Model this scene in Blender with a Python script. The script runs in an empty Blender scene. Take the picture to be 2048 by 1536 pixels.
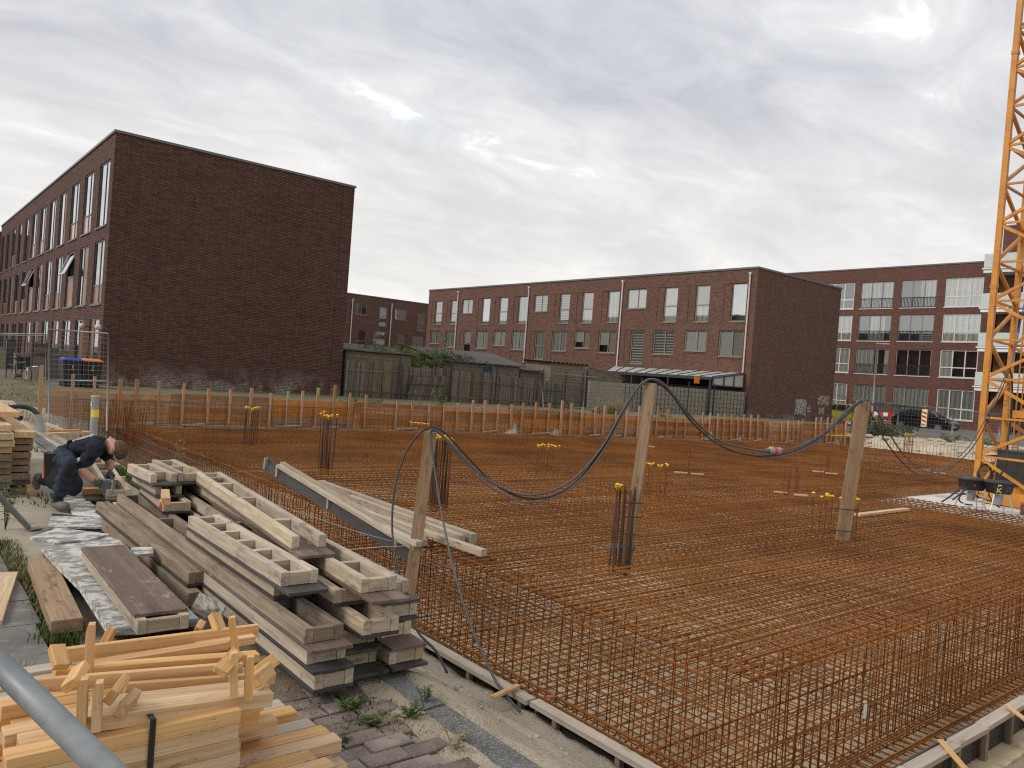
import bpy, math, random
from mathutils import Vector, Matrix
rnd = random.Random(11)
S = bpy.context.scene
V = Vector
# ---------------------------------------------------------------- camera
FPX, YAW, PIT, ROL, EYE = 1554.1, math.radians(50.7212), math.radians(-0.58377), math.radians(4.27942), 1.65
FW = V((math.cos(YAW)*math.cos(PIT), math.sin(YAW)*math.cos(PIT), math.sin(PIT)))
_rt = V((math.sin(YAW), -math.cos(YAW), 0)); _up = _rt.cross(FW)
RT = _rt*math.cos(ROL) + _up*math.sin(ROL); UP = _up*math.cos(ROL) - _rt*math.sin(ROL)
CAM = V((0, 0, EYE))
cam = bpy.data.cameras.new('camera'); camo = bpy.data.objects.new('camera', cam); S.collection.objects.link(camo)
camo.matrix_world = Matrix(((RT.x, UP.x, -FW.x, CAM.x), (RT.y, UP.y, -FW.y, CAM.y), (RT.z, UP.z, -FW.z, CAM.z), (0, 0, 0, 1)))
cam.sensor_fit = 'HORIZONTAL'; cam.sensor_width = 36; cam.lens = FPX/2048*36; cam.clip_end = 3000; cam.clip_start = .05
S.camera = camo
# ---------------------------------------------------------------- sky, sun, exposure
W = bpy.data.worlds.new('World'); S.world = W; W.use_nodes = True
n = W.node_tree.nodes; l = W.node_tree.links; n.clear()
def N(t, **k):
    x = n.new(t)
    for a, b in k.items(): setattr(x, a, b)
    return x
SUN_AZ, SUN_EL = math.radians(168), math.radians(38)      # direction towards the sun, from +X counter-clockwise
tc = N('ShaderNodeTexCoord'); sep = N('ShaderNodeSeparateXYZ'); l.new(tc.outputs['Generated'], sep.inputs[0])
zc = N('ShaderNodeMath', operation='MAXIMUM'); l.new(sep.outputs[2], zc.inputs[0]); zc.inputs[1].default_value = 0
za = N('ShaderNodeMath', operation='ADD'); l.new(zc.outputs[0], za.inputs[0]); za.inputs[1].default_value = .16
dv = N('ShaderNodeVectorMath', operation='DIVIDE'); l.new(tc.outputs['Generated'], dv.inputs[0])
cb = N('ShaderNodeCombineXYZ')
for i in range(3): l.new(za.outputs[0], cb.inputs[i])
l.new(cb.outputs[0], dv.inputs[1])
fl = N('ShaderNodeVectorMath', operation='MULTIPLY'); l.new(dv.outputs[0], fl.inputs[0]); fl.inputs[1].default_value = (1, 1, 0)
mp = N('ShaderNodeMapping'); l.new(fl.outputs[0], mp.inputs[0]); mp.inputs['Location'].default_value = (3.1, 1.7, 0)
mp.inputs['Rotation'].default_value = (0, 0, math.radians(-30)); mp.inputs['Scale'].default_value = (.75, 1.15, 1)
def wnoise(sc, det, rough, dist):
    a = N('ShaderNodeTexNoise'); l.new(mp.outputs[0], a.inputs['Vector'])
    a.inputs['Scale'].default_value = sc; a.inputs['Detail'].default_value = det; a.inputs['Roughness'].default_value = rough; a.inputs['Distortion'].default_value = dist
    return a
c1 = wnoise(.95, 7, .54, .3); c2 = wnoise(4.0, 8, .60, .7)
mxn = N('ShaderNodeMix'); mxn.data_type = 'FLOAT'; mxn.inputs[0].default_value = .42
l.new(c1.outputs[0], mxn.inputs[2]); l.new(c2.outputs[0], mxn.inputs[3])
cr = N('ShaderNodeValToRGB'); l.new(mxn.outputs[0], cr.inputs[0])
e = cr.color_ramp.elements
e[0].position = .385; e[0].color = (.45, .47, .515, 1); e[1].position = .635; e[1].color = (1.0, .995, .985, 1)
x = cr.color_ramp.elements.new(.5); x.color = (.575, .59, .62, 1)
x = cr.color_ramp.elements.new(.585); x.color = (.70, .705, .715, 1)
hz = N('ShaderNodeMapRange'); l.new(sep.outputs[2], hz.inputs[0]); hz.inputs[1].default_value = 0; hz.inputs[2].default_value = .36; hz.inputs[3].default_value = .78; hz.inputs[4].default_value = 0
mh = N('ShaderNodeMix'); mh.data_type = 'RGBA'; l.new(hz.outputs[0], mh.inputs[0]); l.new(cr.outputs[0], mh.inputs[6]); mh.inputs[7].default_value = (.885, .845, .775, 1)
sky = N('ShaderNodeTexSky'); sky.sky_type = 'NISHITA'; sky.sun_disc = False; sky.sun_elevation = SUN_EL; sky.sun_rotation = math.pi/2 - SUN_AZ
skm = N('ShaderNodeVectorMath', operation='SCALE'); l.new(sky.outputs[0], skm.inputs[0]); skm.inputs['Scale'].default_value = .13
thin = N('ShaderNodeMapRange'); l.new(c1.outputs[0], thin.inputs[0]); thin.inputs[1].default_value = .6; thin.inputs[2].default_value = .76; thin.inputs[3].default_value = 0; thin.inputs[4].default_value = .30
ms = N('ShaderNodeMix'); ms.data_type = 'RGBA'; l.new(thin.outputs[0], ms.inputs[0]); l.new(mh.outputs[2], ms.inputs[6]); l.new(skm.outputs[0], ms.inputs[7])
bg = N('ShaderNodeBackground'); l.new(ms.outputs[2], bg.inputs[0]); bg.inputs[1].default_value = 1.0
wo = N('ShaderNodeOutputWorld'); l.new(bg.outputs[0], wo.inputs[0])
sl = bpy.data.lights.new('sun', 'SUN'); sl.energy = 1.5; sl.angle = math.radians(24); sl.color = (1, .95, .88)
so = bpy.data.objects.new('sun', sl); S.collection.objects.link(so)
sd = V((math.cos(SUN_AZ)*math.cos(SUN_EL), math.sin(SUN_AZ)*math.cos(SUN_EL), math.sin(SUN_EL)))
so.rotation_euler = sd.to_track_quat('Z', 'Y').to_euler(); so.location = (-20, -5, 30)
S.view_settings.view_transform = 'Standard'; S.view_settings.look = 'None'; S.view_settings.exposure = 0.30; S.view_settings.gamma = 1
S.view_settings.use_curve_mapping = False
try:
    S.cycles.use_denoising = False; S.cycles.filter_width = 1.2; S.cycles.max_bounces = 6; S.cycles.transparent_max_bounces = 16; S.cycles.caustics_reflective = False; S.cycles.caustics_refractive = False
except Exception: pass

# ---------------------------------------------------------------- pixel -> ray -> surface
def ray(x, y): return FW + RT*((x-1024)/FPX) - UP*((y-768)/FPX)
def at_z(x, y, z): d = ray(x, y); return CAM + d*((z-EYE)/d.z)
def at_x(x, y, X): d = ray(x, y); return CAM + d*(X/d.x)
def at_y(x, y, Y): d = ray(x, y); return CAM + d*(Y/d.y)
def at_d(x, y, D): return CAM + ray(x, y)*D
def at_line(x, y, p, q):            # vertical plane through the plan line p-q
    d = ray(x, y); nx, ny = q[1]-p[1], p[0]-q[0]
    return CAM + d*((nx*p[0]+ny*p[1])/(nx*d.x+ny*d.y))

# ---------------------------------------------------------------- materials
MATS = {}
def newmat(name):
    m = bpy.data.materials.new(name); m.use_nodes = True; m.node_tree.nodes.clear(); MATS[name] = m
    return m, m.node_tree.nodes, m.node_tree.links
class G:
    def __init__(s, name): s.m, s.n, s.l = newmat(name); s.out = s.n.new('ShaderNodeOutputMaterial')
    def __call__(s, t, **k):
        x = s.n.new('ShaderNode'+t)
        for a, b in k.items(): setattr(x, a, b)
        return x
    def vec(s, scale, world=False, jitter=True):
        if world:
            g = s('NewGeometry'); src = g.outputs['Position']
        else:
            t = s('TexCoord'); src = t.outputs['Object']
            if jitter:
                oi = s('ObjectInfo'); ml = s('Math', operation='MULTIPLY'); s.l.new(oi.outputs['Random'], ml.inputs[0]); ml.inputs[1].default_value = 41
                ad = s('VectorMath', operation='ADD'); s.l.new(src, ad.inputs[0]); s.l.new(ml.outputs[0], ad.inputs[1]); src = ad.outputs[0]
        m = s('Mapping'); s.l.new(src, m.inputs[0]); m.inputs['Scale'].default_value = scale; return m.outputs[0]
    def noise(s, v, sc=1, det=5, rough=.55, dist=0):
        a = s('TexNoise'); s.l.new(v, a.inputs['Vector'])
        for k, q in (('Scale', sc), ('Detail', det), ('Roughness', rough), ('Distortion', dist)): a.inputs[k].default_value = q
        return a.outputs[0]
    def ramp(s, f, stops):
        r = s('ValToRGB'); s.l.new(f, r.inputs[0]); e = r.color_ramp.elements
        e[0].position, e[0].color = stops[0][0], (*stops[0][1], 1); e[1].position, e[1].color = stops[-1][0], (*stops[-1][1], 1)
        for p, c in stops[1:-1]: q = r.color_ramp.elements.new(p); q.color = (*c, 1)
        return r.outputs[0]
    def mix(s, f, a, b, mode='MIX'):
        m = s('Mix'); m.data_type = 'RGBA'; m.blend_type = mode
        for i, x in ((0, f), (6, a), (7, b)):
            if isinstance(x, (int, float)): m.inputs[i].default_value = x
            elif isinstance(x, tuple): m.inputs[i].default_value = (*x, 1)
            else: s.l.new(x, m.inputs[i])
        return m.outputs[2]
    def mr(s, f, a, b, c=0, d=1):
        m = s('MapRange'); s.l.new(f, m.inputs[0])
        for i, x in enumerate((a, b, c, d)): m.inputs[i+1].default_value = x
        return m.outputs[0]
    def math(s, op, a, b=0):
        m = s('Math', operation=op)
        for i, x in enumerate((a, b)):
            if isinstance(x, (int, float)): m.inputs[i].default_value = x
            else: s.l.new(x, m.inputs[i])
        return m.outputs[0]
    def vary(s, col, amt):
        oi = s('ObjectInfo'); h = s('HueSaturation'); s.l.new(col, h.inputs['Color'])
        s.l.new(s.mr(oi.outputs['Random'], 0, 1, 1-amt, 1+amt), h.inputs['Value'])
        s.l.new(s.mr(s.math('FRACT', s.math('MULTIPLY', oi.outputs['Random'], 17.3)), 0, 1, 1-amt*.7, 1+amt*.7), h.inputs['Saturation'])
        return h.outputs[0]
    def fin(s, col, rough=.8, bump=None, bs=.3, bd=.01, metal=0, spec=.4, emit=None):
        b = s('BsdfPrincipled')
        if isinstance(col, tuple): b.inputs['Base Color'].default_value = (*col, 1)
        else: s.l.new(col, b.inputs['Base Color'])
        if isinstance(rough, (int, float)): b.inputs['Roughness'].default_value = rough
        else: s.l.new(rough, b.inputs['Roughness'])
        b.inputs['Metallic'].default_value = metal; b.inputs['Specular IOR Level'].default_value = spec
        if bump is not None:
            u = s('Bump'); s.l.new(bump, u.inputs['Height']); u.inputs['Strength'].default_value = bs; u.inputs['Distance'].default_value = bd; s.l.new(u.outputs[0], b.inputs['Normal'])
        s.l.new(b.outputs[0], s.out.inputs[0]); return s.m
def plain(name, c, rough=.6, spec=.4, metal=0, var=.12, sc=6, bump=.1, obj=.08):
    g = G(name); v = g.vec((sc, sc, sc)); f = g.noise(v, 1, 6, .6)
    col = g.ramp(f, [(.3, tuple(x*(1-var) for x in c)), (.7, tuple(min(1, x*(1+var)) for x in c))])
    return g.fin(g.vary(col, obj), g.mr(f, .3, .7, max(0, rough-.08), min(1, rough+.08)), f, bump, .004, metal, spec)
def wood(name, dark, mid, light, weather=0, knots=True, rough=.75, obj=.12, grain=1., stain=None, bump=.35, dirt=0):
    g = G(name); t = g.vec((1.0, 1, 1))
    def mapped(sc): m = g('Mapping'); g.l.new(t, m.inputs[0]); m.inputs['Scale'].default_value = sc; return m.outputs[0]
    gr = g.noise(mapped((1.1*grain, 26*grain, 26*grain)), 1, 5, .6, .6); fi = g.noise(mapped((4, 160, 160)), 1, 3, .6); bl = g.noise(mapped((2.2, 5, 5)), 1, 4, .6)
    mixv = g.math('ADD', g.math('MULTIPLY', gr, .62), g.math('MULTIPLY', fi, .38))
    col = g.ramp(mixv, [(.32, dark), (.5, mid), (.68, light)])
    if knots:
        vo = g('TexVoronoi'); g.l.new(mapped((2.1, 9, 9)), vo.inputs['Vector']); vo.inputs['Scale'].default_value = 1
        k = g.mr(vo.outputs['Distance'], .05, .17, 1, 0); col = g.mix(g.math('MULTIPLY', k, .75), col, tuple(x*.45 for x in dark))
        vn = g('TexVoronoi'); g.l.new(mapped((9, 22, 22)), vn.inputs['Vector'])
        nh = g.math('MULTIPLY', g.mr(vn.outputs['Distance'], .035, .06, 1, 0), g.mr(bl, .45, .55)); col = g.mix(nh, col, (.03, .02, .015))
    if weather:
        col = g.mix(g.mr(bl, .35, .68, 0, weather), col, (.36, .305, .235))
        dk = g.noise(mapped((3, 9, 9)), 1, 6, .7); col = g.mix(g.mr(dk, .56, .74, 0, weather*.85), col, (.085, .07, .055))
    if dirt:
        dn = g.noise(mapped((5, 12, 12)), 1, 8, .72); col = g.mix(g.mr(dn, .56, .68, 0, dirt), col, tuple(x*.35 for x in dark)); dn2 = g.noise(mapped((40, 60, 60)), 1, 3, .6); col = g.mix(g.math('MULTIPLY', g.mr(dn2, .60, .68), g.mr(dn, .5, .62, 0, .6)), col, (.07, .07, .06))
    if stain:
        st = g.noise(mapped((7, 11, 11)), 1, 9, .74); col = g.mix(g.mr(st, stain[1], stain[1]+.07), col, stain[0])
    return g.fin(g.vary(col, obj), g.mr(mixv, .3, .7, rough-.1, rough+.1), mixv, bump, .004, 0, .3)
def brick(name, stops, mortar, streak=0, zlime=None, rough=.85):
    g = G(name); p = g('NewGeometry'); sp = g('SeparateXYZ'); g.l.new(p.outputs['Position'], sp.inputs[0])
    u = g.math('ADD', sp.outputs[0], sp.outputs[1]); cbx = g('CombineXYZ'); g.l.new(u, cbx.inputs[0]); g.l.new(sp.outputs[2], cbx.inputs[1])
    def bt(c1, c2, m):
        b = g('TexBrick'); g.l.new(cbx.outputs[0], b.inputs['Vector']); b.inputs['Scale'].default_value = 1
        b.inputs['Color1'].default_value = (*c1, 1); b.inputs['Color2'].default_value = (*c2, 1); b.inputs['Mortar'].default_value = (*m, 1)
        for k, q in (('Mortar Size', .0085), ('Mortar Smooth', .15), ('Bias', 0), ('Brick Width', .22), ('Row Height', .0622)): b.inputs[k].default_value = q
        b.offset = .37; b.offset_frequency = 2; return b
    b = bt((0, 0, 0), (1, 1, 1), (.5, .5, .5))
    big = g.noise(cbx.outputs[0], .35, 4, .6); med = g.noise(cbx.outputs[0], 6, 3, .6)
    rs = g('CombineXYZ'); g.l.new(g.math('MULTIPLY', u, .10), rs.inputs[0]); g.l.new(g.math('MULTIPLY', sp.outputs[2], 5.5), rs.inputs[1]); row = g.noise(rs.outputs[0], 1, 4, .7)
    f = g.math('ADD', g.math('ADD', g.math('MULTIPLY', b.outputs['Color'], .40), g.math('MULTIPLY', big, .25)), g.math('MULTIPLY', row, .35))
    col = g.ramp(f, stops)
    col = g.mix(g.mr(med, .4, .7, 0, .22), col, tuple(x*.55 for x in stops[0][1]))
    mo = mortar
    if zlime:      # lime run-off on the lowest courses
        mk = g.math('MULTIPLY', g.mr(sp.outputs[2], zlime[0], zlime[1], 1, 0), g.mr(g.noise(cbx.outputs[0], .9, 6, .65), .44, .58))
        if len(zlime) > 2: mk = g.math('MULTIPLY', mk, g.mr(sp.outputs[1], zlime[2], zlime[2]+.1, 1, 0))
        mo = g.mix(mk, mortar, (.42, .40, .35)); sm = g.math('MULTIPLY', mk, g.mr(g.noise(cbx.outputs[0], 7, 6, .7), .5, .62)); col = g.mix(g.math('MULTIPLY', sm, .55), col, (.40, .37, .33))
    col = g.mix(b.outputs['Fac'], col, mo)
    sc = g.noise(cbx.outputs[0], 14, 3, .6); col = g.mix(g.mr(sc, .70, .74, 0, .35), col, (.32, .28, .25))
    h = g.math('SUBTRACT', g.math('ADD', 1, g.math('MULTIPLY', b.outputs['Color'], .35)), g.math('MULTIPLY', b.outputs['Fac'], 1.1))
    return g.fin(col, rough, h, .75, .008, 0, .25)
def glassy(name, tint=(.03, .035, .04), f0=.10):
    g = G(name); tr = g('BsdfTransparent'); tr.inputs[0].default_value = (.90, .93, .91, 1); gl = g('BsdfGlossy'); gl.inputs['Roughness'].default_value = .03; gl.inputs[0].default_value = (.95, .97, 1, 1)
    fr = g('LayerWeight'); fr.inputs[0].default_value = .28
    w = g.noise(g.vec((1.5, 1.5, 1.5)), 1, 2, .5); bu = g('Bump'); g.l.new(w, bu.inputs['Height']); bu.inputs['Strength'].default_value = .05; bu.inputs['Distance'].default_value = .02; g.l.new(bu.outputs[0], gl.inputs['Normal'])
    mx = g('MixShader'); g.l.new(g.mr(fr.outputs['Fresnel'], 0, 1, f0, 1), mx.inputs[0]); g.l.new(tr.outputs[0], mx.inputs[1]); g.l.new(gl.outputs[0], mx.inputs[2]); g.l.new(mx.outputs[0], g.out.inputs[0]); return g.m
def striped(name, a, b, axis, period, duty=.5, rough=.8, jitter=True, soft=.08):
    g = G(name); v = g.vec((1, 1, 1), world=True); sp = g('SeparateXYZ'); g.l.new(v, sp.inputs[0])
    if axis == 3: src = g.math('ADD', sp.outputs[0], sp.outputs[1])
    else: src = sp.outputs[axis]
    wv = g.noise(g.vec((.8, .8, .8), world=True), 3, 3, .5)
    f = g.math('FRACT', g.math('ADD', g.math('MULTIPLY', src, 1/period), g.math('MULTIPLY', wv, .8 if jitter else 0)))
    f = g.math('ABSOLUTE', g.math('SUBTRACT', f, .5)); f = g.math('MULTIPLY', f, 2)
    return g.fin(g.vary(g.mix(g.mr(f, duty-soft, duty+soft), a, b), .1), rough, f, .4, .02, 0, .2)

M = MATS
brick('brick_left', [(.25, (.083, .043, .033)), (.42, (.122, .063, .048)), (.6, (.150, .079, .060)), (.8, (.22, .09, .06))], (.024, .015, .012), zlime=(.35, 1.25, 31.45))
brick('brick_mid', [(.25, (.12, .062, .046)), (.45, (.172, .090, .066)), (.6, (.205, .107, .079)), (.8, (.27, .125, .085))], (.075, .05, .04), zlime=(.15, .75, 27.6))
brick('brick_far', [(.25, (.105, .047, .036)), (.45, (.155, .068, .050)), (.6, (.18, .078, .058)), (.8, (.23, .09, .062))], (.10, .07, .058))
brick('brick_garden', [(.2, (.10, .075, .055)), (.5, (.19, .14, .10)), (.8, (.27, .20, .15))], (.25, .23, .2))
plain('coping', (.13, .13, .125), .45, .5, .3)
plain('frame_dark', (.10, .10, .10), .4)
plain('frame_beige', (.235, .205, .17), .5)
plain('frame_white', (.62, .61, .58), .5)
plain('sill_grey', (.17, .17, .17), .6)
plain('panel_amber', (.17, .065, .018), .32, .35, var=.25, sc=2)
plain('panel_sky_tint', (.36, .22, .20), .12, .7)  # pink of the reflected sky put into the panel's base colour
plain('room_dark', (.02, .019, .018), .9)  # gloom inside rooms as a near-black base colour; joints use it too
plain('room_mid', (.07, .065, .055), .9)
glassy('glass', f0=.30); glassy('glass_soft', f0=.30); glassy('glass_mirror', f0=.62)
striped('curtain', (.88, .87, .80), (.62, .61, .55), 3, .42)
striped('curtain_grey', (.62, .62, .57), (.38, .38, .34), 3, .36)
striped('blind', (.85, .84, .80), (.20, .19, .17), 2, .19, .36, jitter=False)
plain('shade_beige', (.52, .46, .40), .8); plain('shade_white', (.82, .81, .76), .8); plain('shade_teal', (.33, .45, .43), .6)
plain('zinc', (.50, .50, .49), .4, .5, .5); plain('pipe_cream', (.62, .58, .53), .5)
wood('timber_new', (.42, .22, .085), (.62, .37, .16), (.75, .50, .245), knots=True, rough=.6, obj=.13, grain=1.3, bump=.3, dirt=.25)
wood('timber_pale', (.40, .25, .125), (.58, .40, .23), (.70, .525, .335), knots=True, rough=.65, obj=.13, grain=1.3, dirt=.45)
wood('timber_form', (.28, .205, .13), (.48, .385, .275), (.65, .56, .43), weather=.5, knots=True, obj=.2, dirt=.6, grain=1.4)
wood('timber_old', (.13, .09, .055), (.23, .17, .11), (.34, .265, .185), weather=.5, knots=True, obj=.18, dirt=.6, grain=1.4)
wood('timber_post', (.17, .098, .05), (.30, .185, .10), (.42, .275, .16), weather=.2, knots=True, obj=.1, dirt=.75, grain=1.5)
wood('timber_shore', (.24, .10, .042), (.41, .19, .08), (.52, .265, .125), weather=.08, knots=True, obj=.28, stain=((.17, .065, .026), .60))
wood('timber_shore_pale', (.30, .15, .072), (.44, .245, .125), (.54, .325, .18), weather=.1, knots=True, obj=.18)
wood('timber_grey', (.08, .06, .04), (.15, .118, .082), (.23, .185, .135), weather=.25, knots=False, obj=.45)
wood('timber_rail', (.38, .31, .25), (.50, .42, .34), (.60, .52, .43), weather=.35, knots=True, obj=.1)
wood('ply_black', (.030, .027, .026), (.055, .050, .048), (.09, .084, .08), knots=False, rough=.5, obj=.15, grain=.5, stain=((.22, .21, .20), .66))
wood('ply_brown', (.085, .055, .04), (.15, .10, .078), (.23, .165, .13), knots=False, rough=.6, obj=.1, grain=.5, stain=((.33, .265, .21), .58), dirt=.4)
wood('ply_white', (.17, .165, .16), (.27, .26, .245), (.38, .365, .33), knots=False, rough=.85, obj=.1, grain=1.5, stain=((.62, .60, .55), .47), dirt=.45)
g = G('rust'); v = g.vec((1, 1, 1), world=True); a = g.noise(v, .55, 5, .6); b_ = g.noise(v, 22, 4, .6)
col = g.ramp(g.math('ADD', g.math('MULTIPLY', a, .55), g.math('MULTIPLY', b_, .45)), [(.36, (.125, .044, .011)), (.5, (.245, .093, .020)), (.62, (.36, .148, .036))]); g.fin(col, .8, b_, .3, .002, 0, .25)
g = G('rust_red'); v = g.vec((1, 1, 1), world=True); a = g.noise(v, 5, 5, .6)
g.fin(g.vary(g.ramp(a, [(.35, (.115, .036, .011)), (.65, (.27, .09, .022))]), .25), .8, a, .3, .002, 0, .25)
plain('rust_dark', (.085, .04, .022), .7, var=.3)
g = G('sand'); v = g.vec((1, 1, 1), world=True); a = g.noise(v, 1.1, 6, .6); b_ = g.noise(v, 9, 8, .7); c_ = g.noise(v, 60, 3, .6)
col = g.ramp(a, [(.35, (.44, .37, .275)), (.55, (.56, .485, .375)), (.7, (.62, .55, .44))]); col = g.mix(g.mr(c_, .62, .72, 0, .8), col, (.15, .12, .09)); col = g.mix(g.mr(b_, .55, .7, 0, .5), col, (.27, .22, .16))
g.fin(col, .95, g.math('ADD', b_, g.math('MULTIPLY', c_, .5)), 1.0, .05, 0, .1)
g = G('soil'); v = g.vec((1, 1, 1), world=True); a = g.noise(v, .8, 7, .65); b_ = g.noise(v, 12, 6, .7)
col = g.ramp(a, [(.35, (.15, .12, .075)), (.5, (.20, .175, .11)), (.62, (.13, .125, .07)), (.75, (.25, .22, .16))]); g.fin(g.mix(g.mr(b_, .5, .7, 0, .5), col, (.07, .06, .04)), .95, b_, .7, .03, 0, .1)
g = G('soil_dry'); v = g.vec((1, 1, 1), world=True); a = g.noise(v, 3, 7, .65); b_ = g.noise(v, 30, 6, .7)
col = g.ramp(a, [(.35, (.13, .10, .07)), (.55, (.22, .18, .125)), (.7, (.34, .29, .215))]); g.fin(g.mix(g.mr(b_, .5, .66, 0, .6), col, (.07, .055, .035)), .95, b_, .9, .02, 0, .1)
g = G('street'); v = g.vec((1, 1, 1), world=True); a = g.noise(v, .7, 6, .6); b_ = g.noise(v, 40, 4, .6)
g.fin(g.ramp(g.math('ADD', g.math('MULTIPLY', a, .6), g.math('MULTIPLY', b_, .4)), [(.35, (.12, .11, .10)), (.65, (.22, .20, .185))]), .9, b_, .4, .005, 0, .2)
g = G('blinding'); v = g.vec((1, 1, 1), world=True); a = g.noise(v, .9, 6, .6); b_ = g.noise(v, 6, 6, .65)
col = g.ramp(a, [(.36, (.48, .34, .19)), (.5, (.66, .52, .335)), (.66, (.76, .65, .46))]); g.fin(g.mix(g.mr(b_, .48, .7, 0, .6), col, (.26, .165, .08)), .9, b_, .3, .01, 0, .15)
g = G('slab_paving'); v = g.vec((1, 1, 1), world=True); a = g.noise(v, 1.6, 6, .65); b_ = g.noise(v, 70, 4, .7); c_ = g.noise(v, 9, 5, .6)
col = g.ramp(a, [(.35, (.115, .11, .10)), (.5, (.165, .155, .14)), (.7, (.25, .235, .21))]); col = g.mix(g.mr(c_, .55, .72, 0, .7), col, (.31, .285, .24)); g.fin(g.vary(g.mix(g.mr(b_, .58, .68, 0, .55), col, (.36, .34, .30)), .08), .9, b_, .5, .004, 0, .2)
g = G('sandy_concrete'); v = g.vec((1, 1, 1), world=True); a = g.noise(v, 1.3, 6, .65); b_ = g.noise(v, 80, 4, .7); c_ = g.noise(v, 5, 6, .65)
col = g.ramp(a, [(.35, (.30, .255, .195)), (.55, (.385, .335, .26)), (.7, (.43, .38, .30))]); col = g.mix(g.mr(c_, .52, .7, 0, .65), col, (.20, .165, .12)); g.fin(g.mix(g.mr(b_, .58, .68, 0, .5), col, (.48, .44, .37)), .95, b_, .5, .004, 0, .15)
g = G('paver'); v = g.vec((1, 1, 1), world=True); a = g.noise(v, 6, 5, .65); b_ = g.noise(v, 90, 3, .7)
col = g.ramp(a, [(.35, (.13, .10, .084)), (.65, (.245, .195, .165))]); g.fin(g.vary(g.mix(g.mr(b_, .58, .66, 0, .6), col, (.38, .34, .29)), .2), .9, b_, .6, .004, 0, .2)
g = G('kerb_stone'); v = g.vec((1, 1, 1), world=True); a = g.noise(v, 5, 5, .65); b_ = g.noise(v, 110, 2, .7)
g.fin(g.mix(g.mr(b_, .54, .62, 0, .7), g.ramp(a, [(.35, (.085, .083, .08)), (.65, (.15, .145, .14))]), (.34, .33, .31)), .85, b_, .5, .004, 0, .25)
plain('concrete', (.36, .35, .33), .9, .2, var=.2, sc=4, bump=.3)
plain('concrete_white', (.68, .66, .61), .85, .2, var=.12, sc=2)
g = G('crane_yellow'); v = g.vec((1, 1, 1), world=True); a = g.noise(v, 2.2, 5, .6); b_ = g.noise(v, 16, 6, .7); c_ = g.noise(v, 5, 4, .6)
col = g.ramp(a, [(.3, (.50, .20, .028)), (.7, (.66, .29, .048))]); col = g.mix(g.mr(b_, .60, .66, 0, .85), col, (.085, .035, .018)); col = g.mix(g.mr(c_, .52, .7, 0, .4), col, (.28, .12, .035)); g.fin(col, .5, b_, .25, .004, 0, .4)
plain('crane_dark', (.05, .055, .05), .5)
plain('cap_yellow', (.80, .50, .03), .45)
plain('cable_black', (.018, .018, .019), .45, .5); plain('cable_grey', (.085, .09, .095), .5)
plain('pvc_grey', (.28, .29, .285), .4, .5); plain('hose_black', (.022, .024, .024), .4); plain('yellow_paint', (.72, .60, .06), .5)
plain('galv', (.25, .25, .25), .45, .4, .4); plain('galv_pole', (.22, .235, .24), .5, .4, .2, var=.16, sc=18)
plain('steel_black', (.03, .032, .034), .5); plain('navy_post', (.03, .036, .05), .5)
plain('plastic_black', (.02, .02, .022), .4); plain('lid_blue', (.03, .06, .42), .4); plain('lid_orange', (.75, .22, .03), .4)
plain('residue', (.50, .47, .42), .9); plain('white', (.78, .78, .76), .5); plain('red', (.55, .03, .03), .5); plain('blue', (.06, .13, .45), .5); plain('green_spray', (.10, .55, .22), .6)
plain('car_black', (.012, .012, .014), .12, .6); plain('car_yellow', (.66, .60, .10), .25, .6); plain('tyre', (.02, .02, .02), .8); plain('rim', (.35, .35, .36), .3, .6, .6)
plain('roof_felt', (.12, .108, .096), .9, .2, var=.2, sc=2, bump=.3); plain('siding', (.22, .175, .125), .85, .2, var=.25, sc=5, bump=.3)
plain('frosted', (.56, .62, .59), .25, .5); plain('anthracite', (.045, .055, .062), .5); plain('globe', (.62, .52, .44), .4); plain('poly_sheet', (.42, .405, .38), .5)
plain('door_orange', (.14, .05, .022), .5); plain('hedge_block', (.33, .29, .225), .9, .2, var=.3, sc=12, bump=.5)
plain('skin', (.50, .27, .19), .5, .4, var=.08); plain('hair', (.12, .072, .045), .8, .2, var=.5, sc=60, bump=1.0); plain('shirt', (.016, .019, .028), .85, .2, var=.2, sc=12, bump=.5)
plain('jeans', (.030, .038, .055), .85, .2, var=.35, sc=14, bump=.5); plain('glove', (.085, .085, .085), .75); plain('boot', (.13, .115, .095), .75, var=.3, sc=15); plain('knee_pad', (.018, .017, .016), .85); plain('leather', (.025, .023, .022), .6)
plain('tarp_teal', (.02, .055, .10), .5); plain('handle_red', (.42, .09, .05), .5); plain('cord', (.55, .52, .46), .8)
def leafmat(name, a, b):
    g = G(name); f = g.noise(g.vec((9, 9, 9), world=True), 1, 3, .6); col = g.ramp(f, [(.3, a), (.7, b)])
    d = g('BsdfPrincipled'); g.l.new(col, d.inputs['Base Color']); d.inputs['Roughness'].default_value = .6; d.inputs['Specular IOR Level'].default_value = .3
    t = g('BsdfTranslucent'); g.l.new(col, t.inputs[0]); mx = g('MixShader'); mx.inputs[0].default_value = .25; g.l.new(d.outputs[0], mx.inputs[1]); g.l.new(t.outputs[0], mx.inputs[2]); g.l.new(mx.outputs[0], g.out.inputs[0])
leafmat('leaf', (.05, .085, .02), (.12, .17, .045)); leafmat('leaf_dark', (.04, .06, .022), (.085, .11, .045)); leafmat('leaf_light', (.11, .17, .04), (.20, .27, .08)); leafmat('straw', (.24, .20, .10), (.36, .31, .17)); leafmat('vine_brown', (.07, .06, .035), (.13, .12, .06))
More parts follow.
